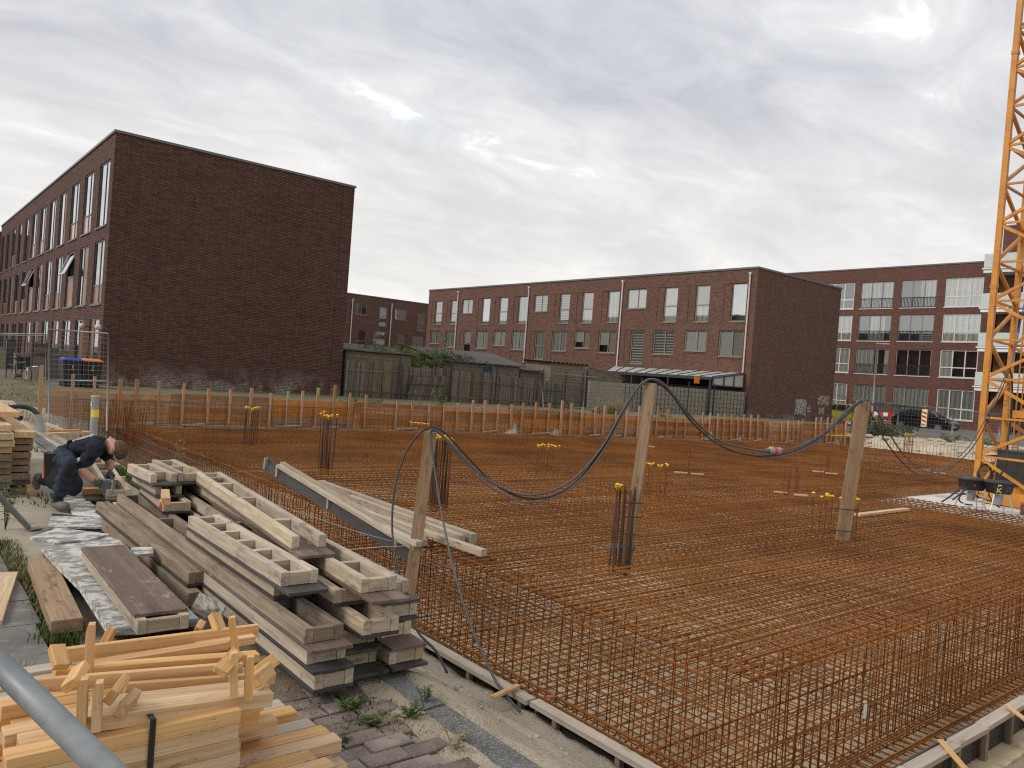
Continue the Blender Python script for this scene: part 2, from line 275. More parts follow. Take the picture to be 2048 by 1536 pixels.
# ---------------------------------------------------------------- mesh helpers
COL = S.collection; ORG = {}; Z = V((0, 0, 1))
def org(o): return ORG.get(o.name, V((0, 0, 0)))
class MB:
    def __init__(s): s.v = []; s.f = []; s.mi = []
    def add(s, vs, fs, m=0):
        k = len(s.v); s.v += [tuple(p) for p in vs]; s.f += [tuple(i+k for i in f) for f in fs]; s.mi += [m]*len(fs); return s
    def box(s, x0, x1, y0, y1, z0, z1, m=0):
        return s.add([(x0, y0, z0), (x1, y0, z0), (x1, y1, z0), (x0, y1, z0), (x0, y0, z1), (x1, y0, z1), (x1, y1, z1), (x0, y1, z1)],
                     [(3, 2, 1, 0), (4, 5, 6, 7), (0, 1, 5, 4), (1, 2, 6, 5), (2, 3, 7, 6), (3, 0, 4, 7)], m)
    def beam(s, p, q, w, h, up=Z, m=0):
        p, q = V(p), V(q); d = (q-p).normalized(); side = d.cross(V(up))
        if side.length < 1e-4: side = d.cross(V((1, 0, 0)))
        side.normalize(); u = side.cross(d); a, b = side*(w/2), u*(h/2)
        return s.add([p-a-b, p+a-b, p+a+b, p-a+b, q-a-b, q+a-b, q+a+b, q-a+b], [(0, 1, 2, 3)[::-1], (4, 5, 6, 7), (0, 1, 5, 4)[::1], (1, 2, 6, 5), (2, 3, 7, 6), (3, 0, 4, 7)], m)
    def bar(s, p, q, r, m=0, n=4):
        p, q = V(p), V(q); d = (q-p).normalized(); a = d.cross(Z)
        if a.length < 1e-4: a = V((1, 0, 0))
        a.normalize(); b = d.cross(a); vs = []
        for c in (p, q):
            for i in range(n): t = 2*math.pi*(i+.5)/n; vs.append(c+a*(r*math.cos(t))+b*(r*math.sin(t)))
        return s.add(vs, [(i, (i+1) % n, n+(i+1) % n, n+i) for i in range(n)], m)
    def tube(s, pts, r, n=8, caps=True, m=0):
        pts = [V(p) for p in pts]; k = len(s.v); a = None; rs = r if isinstance(r, (list, tuple)) else [r]*len(pts)
        vs = []; fs = []
        for i, p in enumerate(pts):
            d = (pts[min(i+1, len(pts)-1)]-pts[max(i-1, 0)]).normalized()
            if a is None: a = d.cross(Z) if abs(d.z) < .95 else d.cross(V((1, 0, 0)))
            a = (a-d*a.dot(d)).normalized(); b = d.cross(a)
            for j in range(n): t = 2*math.pi*j/n; vs.append(p+a*(rs[i]*math.cos(t))+b*(rs[i]*math.sin(t)))
        for i in range(len(pts)-1):
            for j in range(n): fs.append((i*n+j, (i+1)*n+j, (i+1)*n+(j+1) % n, i*n+(j+1) % n)[::-1])
        if caps: fs.append(tuple(range(n))); fs.append(tuple(range((len(pts)-1)*n, len(pts)*n))[::-1])
        return s.add(vs, fs, m)
    def prism(s, poly, ext, m=0):
        poly = [V(p) for p in poly]; ext = V(ext); k = len(poly)
        nn = V((0, 0, 0))
        for i in range(k): nn += poly[i].cross(poly[(i+1) % k])
        if nn.dot(ext) < 0: poly = poly[::-1]
        vs = poly+[p+ext for p in poly]
        return s.add(vs, [tuple(range(k))[::-1], tuple(range(k, 2*k))]+[(i, (i+1) % k, k+(i+1) % k, k+i) for i in range(k)], m)
    def quad(s, a, b, c, d, m=0): return s.add([a, b, c, d], [(0, 1, 2, 3)], m)
    def lathe(s, prof, c, n=12, m=0):      # prof: (r,z)
        c = V(c); vs = []; fs = []
        for r, z in prof:
            for j in range(n): t = 2*math.pi*j/n; vs.append(c+V((r*math.cos(t), r*math.sin(t), z)))
        for i in range(len(prof)-1):
            for j in range(n): fs.append((i*n+j, i*n+(j+1) % n, (i+1)*n+(j+1) % n, (i+1)*n+j))
        return s.add(vs, fs, m)
    def ell(s, c, rx, ry, rz, nu=12, nv=8, m=0):
        return s.lathe([(1e-3, -1)]+[(math.cos(t), math.sin(t)) for t in [(-.5+(i+1)/(nv))*math.pi for i in range(nv-1)]]+[(1e-3, 1)], (0, 0, 0), nu, m) and s._xf(c, rx, ry, rz, nu*(nv+1))
    def _xf(s, c, rx, ry, rz, k):
        for i in range(len(s.v)-k, len(s.v)): x = s.v[i]; s.v[i] = (c[0]+x[0]*rx, c[1]+x[1]*ry, c[2]+x[2]*rz)
        return s
    def build(s, name, mat, parent=None, smooth=False, local=False, kind=None):
        me = bpy.data.meshes.new(name); o0 = org(parent) if (parent is not None and not local) else V((0, 0, 0))
        me.from_pydata([(x[0]-o0.x, x[1]-o0.y, x[2]-o0.z) for x in s.v], [], s.f)
        for mm in (mat if isinstance(mat, (list, tuple)) else [mat]): me.materials.append(M[mm] if isinstance(mm, str) else mm)
        if len(me.materials) > 1: me.polygons.foreach_set('material_index', s.mi)
        if smooth: me.polygons.foreach_set('use_smooth', [True]*len(me.polygons))
        me.update(); o = bpy.data.objects.new(name, me); COL.objects.link(o)
        if parent is not None: o.parent = parent; ORG[o.name] = org(parent)
        if kind: o['kind'] = kind
        return o
def tag(o, label=None, cat=None, group=None, kind=None):
    if label: o['label'] = label
    if cat: o['category'] = cat
    if group: o['group'] = group
    if kind: o['kind'] = kind
    return o
def thing(name, label, cat, loc=(0, 0, 0), group=None):
    o = bpy.data.objects.new(name, None); o.empty_display_size = .2; COL.objects.link(o); o.location = loc; ORG[o.name] = V(loc); return tag(o, label, cat, group)
def copy_tree(o, parent=None):
    c = o.copy(); COL.objects.link(c); c.parent = parent
    for ch in list(o.children): copy_tree(ch, c)
    return c
BMESH = {}
def timber(name, p, q, w, h, mat, parent=None, up=Z, ch=.002, bow=0, notch=None):
    """a board from p to q (centre line), w wide, h thick along up; own grain axis"""
    p, q = V(p), V(q); L = (q-p).length; d = (q-p)/L; side = d.cross(V(up))
    if side.length < 1e-4: side = d.cross(V((0, 1, 0)))
    side.normalize(); u = side.cross(d)
    key = (round(L, 2), round(w, 3), round(h, 3), mat, round(bow, 3))
    me = BMESH.get(key)
    if me is None:
        c = min(ch, w*.2, h*.2); b = MB(); st = [-L/2, -L/2+c]+([-L/4, 0, L/4] if bow else [])+[L/2-c, L/2]
        prof = [(-w/2+c, -h/2), (w/2-c, -h/2), (w/2, -h/2+c), (w/2, h/2-c), (w/2-c, h/2), (-w/2+c, h/2), (-w/2, h/2-c), (-w/2, -h/2+c)]
        vs = []
        for i, x in enumerate(st):
            k = 1 if 0 < i < len(st)-1 else 1-2*c/min(w, h)
            for (y, z) in prof: vs.append((x, y*k+bow*(1-(2*x/L)**2), z*k))
        fs = [tuple(range(8))[::-1], tuple(range((len(st)-1)*8, len(st)*8))]
        for i in range(len(st)-1):
            for j in range(8): fs.append((i*8+j, i*8+(j+1) % 8, (i+1)*8+(j+1) % 8, (i+1)*8+j))
        b.add(vs, fs); me = bpy.data.meshes.new(name); me.from_pydata(b.v, [], b.f); me.materials.append(M[mat]); me.update(); BMESH[key] = me
    o = bpy.data.objects.new(name, me); COL.objects.link(o)
    c = (p+q)/2 - (org(parent) if parent is not None else V((0, 0, 0)))
    mw = Matrix(((d.x, side.x, u.x, c.x), (d.y, side.y, u.y, c.y), (d.z, side.z, u.z, c.z), (0, 0, 0, 1)))
    if parent is not None: o.parent = parent
    o.matrix_basis = mw; return o
def noise2(x, y, s=0):
    return (math.sin(x*1.7+s)+math.sin(y*2.3+1.3*s+x*.7)+math.sin((x+y)*3.9+s*2)*.5+math.sin(x*7.1-y*5.3+s)*.3)/2.8
def smooth(t): t = max(0, min(1, t)); return t*t*(3-2*t)

# ---------------------------------------------------------------- the ground with its pit
ZM, ZB = -.35, -1.36            # top rebar mat, blinding
def shore_y(x): return 22.15 if x < 12 else 22.15-(x-12)*(22.15-18.35)/23.6
def terrain(x, y):
    rgh = noise2(x*1.3, y*1.3, 2)*.035+noise2(x*4.1, y*3.7, 5)*.022+noise2(x*11, y*9.7, 1)*.014+noise2(x*23, y*19, 4)*.006
    back = .22*smooth((y-shore_y(x))/6) if y > shore_y(x) else 0
    out = back + (-.12*smooth((x-42)/10) if x > 42 else 0)
    if x < 2.2: return min(0, out)-.012 if y < 22 else out-.012
    inside = 2.25 < x < 43 and -1.5 < y < shore_y(x)
    if not inside: return out-.012+(rgh*.6 if 20 < y < 31 and x > 3 else 0)
    dl = (x-2.25)/1.85                       # left bank
    zl = -1.13*(.6*dl+.4*smooth(dl))+.03 if dl < 1 else (-1.11 if x < 4.36 else -1.4)
    dfv = (2.1-y)/2.2                         # front bank
    zf = -1.4+1.35*smooth(dfv) if dfv > 0 else -1.4
    dr = (x-35.2)/2.6
    zr = -1.4+1.45*smooth(dr)**.7 if dr > 0 else -1.4
    if y > 15 and x < 4.4: zl = max(zl, -.5-.5*smooth((x-3.2)/1.0)) if x < 4.25 else zl
    zz = max(zl, zf, zr)
    if 4.35 < x < 35 and 2.35 < y: zz = -1.42
    else: zz += rgh*(1 if x < 20 else 2.6)
    return min(zz, out+.08)
def axis(segs):
    o = []
    for a, b, k in segs: o += [a+(b-a)*i/k for i in range(k)]
    return o+[segs[-1][1]]
xs = axis([(-600, -60, 6), (-60, -8, 8), (-8, 2.2, 12), (2.2, 4.6, 44), (4.6, 34.6, 16), (34.6, 44, 30), (44, 80, 20), (80, 600, 8)])
ys = axis([(-600, -60, 6), (-60, -4, 8), (-4, 1.6, 24), (1.6, 2.6, 24), (2.6, 9, 80), (9, 24, 60), (24, 40, 14), (40, 110, 18), (110, 700, 8)])
b = MB(); nx = len(xs)
b.v = [(x, y, terrain(x, y)) for y in ys for x in xs]
for j in range(len(ys)-1):
    for i in range(nx-1):
        cx, cy = (xs[i]+xs[i+1])/2, (ys[j]+ys[j+1])/2
        b.f.append((j*nx+i, j*nx+i+1, (j+1)*nx+i+1, (j+1)*nx+i))
        m = 2
        if 2.2 < cx < 47 and cy < shore_y(cx): m = 0
        elif 2.8 < cx < 45 and cy < 34: m = 1
        elif cx <= 2.8 and 15 < cy < 24: m = 0
        elif cx <= 2.8 and 24 <= cy < 27: m = 1
        b.mi.append(m)
gro = tag(b.build('ground', ['sand', 'soil', 'street'], smooth=True), kind='structure')
tag(MB().box(4.3, 35.0, 2.3, 22.3, -1.6, ZB).build('blinding_layer', 'blinding'), kind='structure')
# paving: concrete slabs on the left, clinker pavers by the kerb
pv = tag(MB().box(-9, .86, -3, 30, -.06, .0).build('pavement', 'soil'), kind='structure')
tag(MB().box(.86, 2.06, 4.3, 15.5, -.06, .002).build('concrete_path', 'sandy_concrete'), kind='structure')
sb = None
for i in range(-3, 14):
    for j in range(0, 5):
        y0 = 3.1+i*.5+(.12 if j % 2 else 0); x1 = .80-j*.62+.02*math.sin(i*1.7)
        if sb is None:
            q = MB(); c = .006; q.prism([(0, 0, 0), (-.61, 0, 0), (-.61, .49, 0), (0, .49, 0)], (0, 0, .028)); sb = q.build('paving_slab', 'slab_paving', pv); o = sb
        else: o = sb.copy(); COL.objects.link(o); o.parent = pv
        o.location = (x1, y0, .0+rnd.uniform(0, .006)); o.rotation_euler = (rnd.uniform(-.006, .006), rnd.uniform(-.006, .006), rnd.uniform(-.008, .008))
cl = tag(MB().box(.86, 2.06, .2, 4.3, -.06, -.004).build('clinker_road', 'sandy_concrete'), kind='structure')
pb = None; a = math.radians(8)
for i in range(0, 12):
    for j in range(0, 22):
        x = .90+j*.105*0+(i*.205)-.08*(j % 2); y = 1.75+j*.108
        if x > 2.06-.2: continue
        if pb is None:
            q = MB(); q.add([(0, 0, -.03), (.196, 0, -.03), (.196, .099, -.03), (0, .099, -.03), (.0, .0, .012), (.196, 0, .012), (.196, .099, .012), (0, .099, .012), (.006, .006, .017), (.19, .006, .017), (.19, .093, .017), (.006, .093, .017)],
                            [(0, 1, 5, 4), (1, 2, 6, 5), (2, 3, 7, 6), (3, 0, 4, 7), (4, 5, 9, 8), (5, 6, 10, 9), (6, 7, 11, 10), (7, 4, 8, 11), (8, 9, 10, 11)])
            pb = q.build('paver_brick', 'paver', cl); o = pb
        else: o = pb.copy(); COL.objects.link(o); o.parent = cl
        o.location = (x+rnd.uniform(-.003, .003), y+rnd.uniform(-.003, .003), rnd.uniform(-.010, .004)); o.rotation_euler = (rnd.uniform(-.015, .015), rnd.uniform(-.015, .015), rnd.uniform(-.02, .02))
# trodden soil and sand over the pavers beside the kerb
b = MB(); n1, n2 = 26, 60
for j in range(n2+1):
    for i in range(n1+1):
        x = 1.25+.85*i/n1; y = 2.2+2.6*j/n2; e_ = .06*smooth((y-3.05+.25*noise2(x*3, y*2, 3))/.7)+.045*smooth((x-1.90+.08*noise2(x*2, y*4, 7))/.2)-.022
        b.v.append((x, y, min(.032, e_)+.006*noise2(x*9, y*8, 2)+.003*noise2(x*25, y*21, 5)))
for j in range(n2):
    for i in range(n1): k = j*(n1+1)+i; b.f.append((k, k+1, k+n1+2, k+n1+1)); b.mi.append(0 if b.v[k][1] > 3.0+.2*math.sin(b.v[k][0]*9) and b.v[k][0] < 1.95 else 1)
tag(b.build('soil_patch', ['soil_dry', 'sand'], smooth=True), kind='structure')
kb = tag(MB().box(2.09, 2.22, -2, 24, -.3, -.03).build('kerb', 'sandy_concrete'), kind='structure')
for i in range(20):
    y = .05+i*1.0
    q = MB(); q.prism([(2.075, 0, -.25), (2.235, 0, -.25), (2.235, 0, .022), (2.22, 0, .034), (2.10, 0, .034), (2.075, 0, .01)], (0, .992, 0))
    for k, p in enumerate(q.v): q.v[k] = (p[0]+rnd.uniform(-.003, .003), p[1]+y, p[2]+(rnd.uniform(-.008, .006) if p[2] > 0 else 0))
    q.build('kerb_stone', 'kerb_stone', kb)

# ---------------------------------------------------------------- buildings
class Fac:
    def __init__(s, o, u, n): s.o, s.u, s.n = V(o), V(u), V(n)
    def p(s, u, z, d=0): return s.o+s.u*u+Z*z+s.n*d
    def quad(s, b, u0, u1, z0, z1, d, m=0):
        vs = [s.p(u0, z0, d), s.p(u1, z0, d), s.p(u1, z1, d), s.p(u0, z1, d)]
        if s.u.cross(Z).dot(s.n) < 0: vs = vs[::-1]
        b.quad(*vs, m)
    def box(s, b, u0, u1, z0, z1, d0, d1, m=0):
        b.prism([s.p(u0, z0, d0), s.p(u1, z0, d0), s.p(u1, z1, d0), s.p(u0, z1, d0)], s.n*(d1-d0), m)
    def wall(s, b, u0, u1, z0, z1, ops):
        us = sorted({u0, u1, *[q for o in ops for q in o[:2]]}); zs = sorted({z0, z1, *[q for o in ops for q in o[2:4]]})
        for i in range(len(us)-1):
            for j in range(len(zs)-1):
                cu, cz = (us[i]+us[i+1])/2, (zs[j]+zs[j+1])/2; dd = 0
                for o in ops:
                    if o[0] < cu < o[1] and o[2] < cz < o[3]: dd = o[4]; solid = o[5]
                if dd == 0: s.quad(b, us[i], us[i+1], zs[j], zs[j+1], 0)
                elif solid: s.quad(b, us[i], us[i+1], zs[j], zs[j+1], -dd)
        for a, c, e, f, dd, solid in ops:
            for q in ((s.p(a, e), s.p(a, f), s.p(a, f, -dd), s.p(a, e, -dd)), (s.p(c, e), s.p(c, e, -dd), s.p(c, f, -dd), s.p(c, f)), (s.p(a, f), s.p(c, f), s.p(c, f, -dd), s.p(a, f, -dd)), (s.p(a, e), s.p(a, e, -dd), s.p(c, e, -dd), s.p(c, e))): b.quad(*q)
def window(par, F, u0, u1, z0, z1, vs=(), hs=(), frame='frame_dark', back=None, d=.10, t=.055, glass='glass', panes=None, sill='sill_grey', room_backing='room_dark', skip=()):
    """vs / hs: fractions of mullions and transoms. panes: {(col,row): material} opaque infill"""
    b = MB(); w, h = u1-u0, z1-z0
    F.box(b, u0, u0+t, z0, z1, -d-.05, -d); F.box(b, u1-t, u1, z0, z1, -d-.05, -d); F.box(b, u0+t, u1-t, z0, z0+t, -d-.05, -d); F.box(b, u0+t, u1-t, z1-t, z1, -d-.05, -d)
    for f in vs: F.box(b, u0+w*f-t*.5, u0+w*f+t*.5, z0+t, z1-t, -d-.048, -d-.002)
    us = [u0+t]+[u0+w*f for f in vs]+[u1-t]; zs = [z0+t]+[z0+h*f for f in hs]+[z1-t]
    for f in hs:
        for i in range(len(us)-1): F.box(b, us[i]+(t*.5 if i else 0), us[i+1]-(t*.5 if i < len(us)-2 else 0), z0+h*f-t*.5, z0+h*f+t*.5, -d-.046, -d-.004)
    wo = b.build('window', frame, par)
    for i in range(len(us)-1):
        for j in range(len(zs)-1):
            if (i, j) in skip: continue
            q = MB(); F.quad(q, us[i], us[i+1], zs[j], zs[j+1], -d-.022); mt = (panes or {}).get((i, j)); q.build('panel' if mt else 'pane', mt or glass, wo)
    if back:
        for k, (a, c, e, f, mt) in enumerate(back):
            q = MB(); F.box(q, u0+w*a+.01, u0+w*c-.01, z0+h*e+.01, z0+h*f-.01, -d-.085-.01*k, -d-.075-.01*k); q.build('curtain', mt, wo)
    q = MB(); F.quad(q, u0-.05, u1+.05, z0-.05, z1+.05, -d-.55); q.build('room_backing', room_backing, wo)  # flat backing sheet; its default colour paints in the gloom indoors
    if sill:
        q = MB(); F.box(q, u0-.04, u1+.04, z0-.06, z0-.002, -d+.01, .05); q.build('sill', sill, wo)
    return wo
def shell(b, x0, x1, y0, y1, z0, z1, faces):
    P = lambda x, y, z: (x, y, z)
    if 'S' in faces: b.quad(P(x0, y0, z0), P(x1, y0, z0), P(x1, y0, z1), P(x0, y0, z1))
    if 'N' in faces: b.quad(P(x1, y1, z0), P(x0, y1, z0), P(x0, y1, z1), P(x1, y1, z1))
    if 'E' in faces: b.quad(P(x1, y0, z0), P(x1, y1, z0), P(x1, y1, z1), P(x1, y0, z1))
    if 'W' in faces: b.quad(P(x0, y1, z0), P(x0, y0, z0), P(x0, y0, z1), P(x0, y1, z1))
def roof(par, x0, x1, y0, y1, z, o=.05, h=.09):
    q = MB(); w = .34
    for a in ((x0-o, x1+o, y0-o, y0+w), (x0-o, x1+o, y1-w, y1+o), (x0-o, x0+w, y0+w, y1-w), (x1-w, x1+o, y0+w, y1-w)): q.box(*a, z-.02, z+h-.02)
    q.build('coping', 'coping', par); MB().box(x0+w, x1-w, y0+w, y1-w, z-.4, z-.25).build('roof_deck', 'roof_felt', par)

# the row on the left
X0, X1, Y0, Y1, H = 6.26, 15.86, 31.29, 65.0, 9.40
t = thing('row_house', 'dark brown brick house row with a blank gable wall and tall windows down its side', 'house', (X0, Y0, 0))
b = MB(); F = Fac((X0, 0, 0), (0, 1, 0), (-1, 0, 0)); ops = []
for k in range(12):
    a = 31.86+2.805*k; ops += [(a, a+1.70, 6.10, 8.55, .09, False), (a, a+1.70, 3.18, 5.58, .09, False), (a, a+1.70, .12, 2.63, .09, False)]
F.wall(b, Y0, Y1, -.1, H, ops); shell(b, X0, X1, Y0, Y1, -.1, H, 'SNE'); b.build('wall', 'brick_left', t)
roof(t, X0, X1, Y0, Y1, H)
for x in (X0+.56, X1-.56): MB().box(x-.006, x+.006, Y0-.004, Y0-.001, .0, H-.05).build('expansion_joint', 'room_dark', t)
for k in range(12):
    a = 31.86+2.805*k
    st = [('hi', 0), ('low', 1), ('low', 1), ('hi', 2), ('hi', 0), ('low', 1), ('low', 2), ('hi', 0), ('hi', 2), ('low', 1), ('hi', 0), ('hi', 2)][k]
    hs = (.3,) if st[0] == 'low' else (); bk = [(0, 1, 0, 1, 'curtain_grey')] if st[1] == 1 and k % 2 else None
    window(t, F, a, a+1.70, 6.10, 8.55, (.42,), hs, panes={(0, 0): 'panel_sky_tint', (1, 0): 'panel_sky_tint'} if hs else ({(0, 0): 'panel_amber'} if st[1] == 2 else None), d=.035, back=bk, glass='glass_mirror')
    mo = [('low', 0), ('hi', 2), ('open', 1), ('low', 0), ('low', 0), ('hi', 2), ('open', 1), ('low', 0), ('low', 1), ('hi', 2), ('low', 0), ('low', 0)][k]
    if mo[0] == 'hi': window(t, F, a, a+1.70, 3.18, 5.58, (.6,), (), panes={(0, 0): 'panel_amber'}, d=.035)
    else:
        wq = window(t, F, a, a+1.70, 3.18, 5.58, (.42,) if mo[0] == 'low' else (), (.30 if mo[0] == 'low' else .55,), panes={(0, 0): 'panel_amber', (1, 0): 'panel_amber'}, d=.035, back=[(0, .5, .3, 1, 'curtain_grey')] if k == 0 else None, skip=((0, 1), (1, 1)) if mo[0] == 'open' else ())
        if mo[0] == 'open':
            q = MB(); zt, zb = 5.5, 4.55
            for u0_, u1_ in ((a+.06, a+.13), (a+1.57, a+1.64)): q.prism([F.p(u0_, zt, -.07), F.p(u1_, zt, -.07), F.p(u1_, zb, .30), F.p(u0_, zb, .30)], (-.03, 0, .03))
            q.prism([F.p(a+.06, zb, .30), F.p(a+1.64, zb, .30), F.p(a+1.64, zb+.07, .265), F.p(a+.06, zb+.07, .265)], (-.03, 0, .03)); sa = q.build('sash', 'frame_white', wq)
            q = MB(); q.quad(F.p(a+.1, zt, -.08), F.p(a+1.6, zt, -.08), F.p(a+1.6, zb, .30), F.p(a+.1, zb, .30)); q.build('pane', 'glass_mirror', wq)
    gp = {(0, 0): 'door_orange'} if k in (1, 5, 9) else ({(1, 0): 'panel_amber'} if k % 3 == 0 else None)
    window(t, F, a, a+1.70, .12, 2.63, (.58,), (), panes=gp, d=.035, back=None)
for (px, py) in ((164, 652), (196, 654)):
    c = at_x(px, py, X0-.25); q = MB(); q.ell(c, .11, .11, .11, 14, 10); o = q.build('wall_lamp', 'globe', t, smooth=True); q = MB(); q.beam(c+V((.1, 0, 0)), (X0-.0, c.y, c.z), .04, .04); q.build('bracket', 'frame_dark', o)
# next row down the street
t = thing('row_house', 'sliver of a farther brick house at the left edge of the picture', 'house', (4.4, 67, 0))
b = MB(); shell(b, 4.4, 15, 67, 110, -.1, 9.2, 'SNEW'); b.build('wall', 'brick_left', t); roof(t, 4.4, 15, 67, 110, 9.2)

# the row in the middle
X0, X1, Y0, Y1, H = 41.2, 51.25, 27.56, 64.1, 9.33
t = thing('row_house', 'brown brick house row behind the gardens with drainpipes and a blank end wall', 'house', (X0, Y0, 0))
F = Fac((X0, 0, 0), (0, 1, 0), (-1, 0, 0)); b = MB(); ops = []; wins = []
TOP = [(28.22, 29.33, 6.08, 8.47, 't'), (30.98, 32.1, 6.08, 8.47, 't'), (33.58, 34.73, 6.08, 8.45, 't'), (36.33, 38.12, 7.05, 8.45, 's'), (38.87, 40.02, 6.08, 8.4, 't'), (41.52, 42.68, 6.06, 8.4, 't'), (44.07, 45.2, 6.05, 8.38, 't'), (46.67, 48.3, 7.0, 8.37, 's'),
       (49.13, 50.32, 6.04, 8.34, 't'), (51.73, 52.9, 6.04, 8.34, 't'), (54.2, 55.36, 6.03, 8.33, 't'), (56.8, 58.45, 7.0, 8.31, 's'), (59.13, 60.25, 6.04, 8.28, 't'), (61.65, 62.86, 6.04, 8.29, 't')]
MIDW = [(28.25, 30.06, 3.89, 5.54, 'w'), (31.0, 32.75, 4.18, 5.54, 'w'), (33.62, 35.44, 3.89, 5.51, 'w'), (36.3, 37.5, 3.16, 5.51, 't'), (38.93, 40.68, 3.86, 5.48, 'w'), (41.6, 43.27, 4.15, 5.49, 'w'), (44.1, 45.85, 3.88, 5.46, 'w'), (46.7, 47.9, 3.17, 5.46, 't'),
        (49.18, 50.92, 3.88, 5.47, 'w'), (51.75, 53.42, 4.17, 5.47, 'w'), (54.23, 55.97, 3.89, 5.46, 'w'), (56.75, 57.85, 3.25, 5.44, 't'), (59.22, 60.83, 3.9, 5.43, 'w'), (61.76, 63.4, 4.2, 5.45, 'w')]
for w in TOP+MIDW:
    ops.append((*w[:4], .12, False))
    if w[4] == 't': ops.append((w[1]+.005, w[1]+.58, w[2], w[3]-.0, .035, True))
    if w[4] == 'w' and w[2] > 3: ops.append((w[0]+.02, w[1]-.02, 3.16, w[2]-.16, .03, True))
F.wall(b, Y0, Y1, -.1, H, ops); shell(b, X0, X1, Y0, Y1, -.1, H, 'SNE'); b.build('wall', 'brick_mid', t); roof(t, X0, X1, Y0, Y1, H, .06, .12)
BK = ['M', 'P', 'W', 'P', 'C', 'P', 'B', 'B', 'C', 'W', 'T', 'G', 'B', 'B']; BK2 = ['S', 'W', 'B', 'B', 'Q', 'Q', 'G', 'G', 'C', 'W', 'C', 'D', 'G', 'B']
for row, bk in ((TOP, BK), (MIDW, BK2)):
    for w, k in zip(row, bk):
        hs = (.46,) if w[4] == 't' and k not in 'MTC' else (); vs = (.45,) if w[4] in 'ws' else ()
        back = {'M': None, 'W': [(0, 1, 0, 1, 'shade_white')], 'P': [(0, 1, .46, 1, 'shade_beige'), (0, 1, 0, .46, 'curtain')], 'C': [(0, 1, 0, 1, 'curtain')], 'B': [(0, 1, 0, 1, 'blind')], 'T': [(0, .75, 0, 1, 'shade_teal')], 'G': [(0, 1, 0, 1, 'curtain_grey')],
                'S': [(.45, 1, 0, 1, 'shade_white'), (0, .45, 0, 1, 'shade_beige')], 'Q': [(.45, 1, .35, 1, 'shade_white'), (0, .45, 0, 1, 'shade_beige')], 'D': [(0, 1, .5, 1, 'shade_white')]}[k]
        if w[4] == 's' and k == 'P': back = [(0, 1, 0, 1, 'shade_white')]
        window(t, F, *w[:4], vs, hs, 'frame_beige', back, d=.07, t=.07, sill='frame_beige', glass='glass_mirror' if k in 'MT' else 'glass_soft', room_backing='shade_teal' if k in 'M' else 'room_dark')
for y in (28.03, 38.57, 48.98, 59.03):
    q = MB(); q.tube([(X0-.09, y, 8.95), (X0-.09, y, 2.95), (X0-.22, y, 2.85)], .05, 8); q.box(X0-.17, X0-.001, y-.07, y+.07, 8.95, 9.1); q.build('drainpipe', 'pipe_cream', t, smooth=False)
def flecks(par, c, w, h, nn, seed):      # residue of torn-off ivy and posters on the end wall
    r = random.Random(seed); q = MB()
    for _ in range(nn):
        x = c.x+r.uniform(-w/2, w/2); z = c.z+r.uniform(-h/2, h/2); a = r.uniform(0, 3.14); L = r.uniform(.03, .12); tt = r.uniform(.006, .018)
        dx, dz = math.cos(a)*L, math.sin(a)*L; px_, pz = -math.sin(a)*tt, math.cos(a)*tt; y = Y0-.003-r.uniform(0, .004)
        q.quad((x-dx-px_, y, z-dz-pz), (x+dx-px_, y, z+dz-pz), (x+dx+px_, y, z+dz+pz), (x-dx+px_, y, z-dz+pz))
    o = q.build('white_residue', 'residue', par); o['kind'] = 'stuff'
flecks(t, at_y(1601, 814, Y0), 1.35, 1.0, 260, 1); flecks(t, at_y(1647, 801, Y0), 1.5, .62, 150, 2); flecks(t, at_y(1643, 822, Y0), .7, .4, 60, 3); flecks(t, at_y(1618, 817, Y0), .35, .5, 20, 4)

# the row behind, between the two
Yp = 79.0; t = thing('row_house', 'distant brick house row seen in the gap beside the blank gable', 'house', (36, Yp, 0))
F = Fac((0, Yp, 0), (1, 0, 0), (0, -1, 0)); b = MB(); ops = []
ML = [(39.5, 40.3, 6.24, 8.5, 't'), (41.15, 42.7, 7.27, 8.6, 's'), (44.25, 45.35, 6.24, 8.5, 't'), (46.3, 47.9, 7.23, 8.5, 's'), (49.5, 50.55, 6.21, 8.4, 't'), (41.7, 42.8, 3.3, 5.6, 't'), (43.7, 45.3, 4.1, 5.65, 'w'), (46.9, 47.95, 3.5, 5.6, 't'), (48.9, 50.5, 4.07, 5.6, 'w'), (51.4, 52.5, 6.2, 8.4, 't')]
for w in ML: ops.append((*w[:4], .12, False))
F.wall(b, 34, 60, -.1, 9.45, ops); shell(b, 34, 60, Yp, 90, -.1, 9.45, 'NEW'); b.build('wall', 'brick_mid', t); roof(t, 34, 60, Yp, 90, 9.45, .06, .12)
for i, w in enumerate(ML): window(t, F, *w[:4], (.5,) if w[4] in 'ws' else (), (.45,) if w[4] == 't' else (), 'frame_beige', [None, [(0, .4, 0, 1, 'curtain_grey')], [(0, 1, .45, 1, 'curtain_grey')], [(0, 1, 0, 1, 'curtain')], [(0, 1, 0, 1, 'curtain_grey')]][i % 5], d=.07, t=.08, sill='frame_beige', glass='glass_soft')
for x in (40.75, 45.77):
    q = MB(); q.tube([(x, Yp-.09, 9.0), (x, Yp-.09, 2.6)], .055, 8); q.build('drainpipe', 'pipe_cream', t)

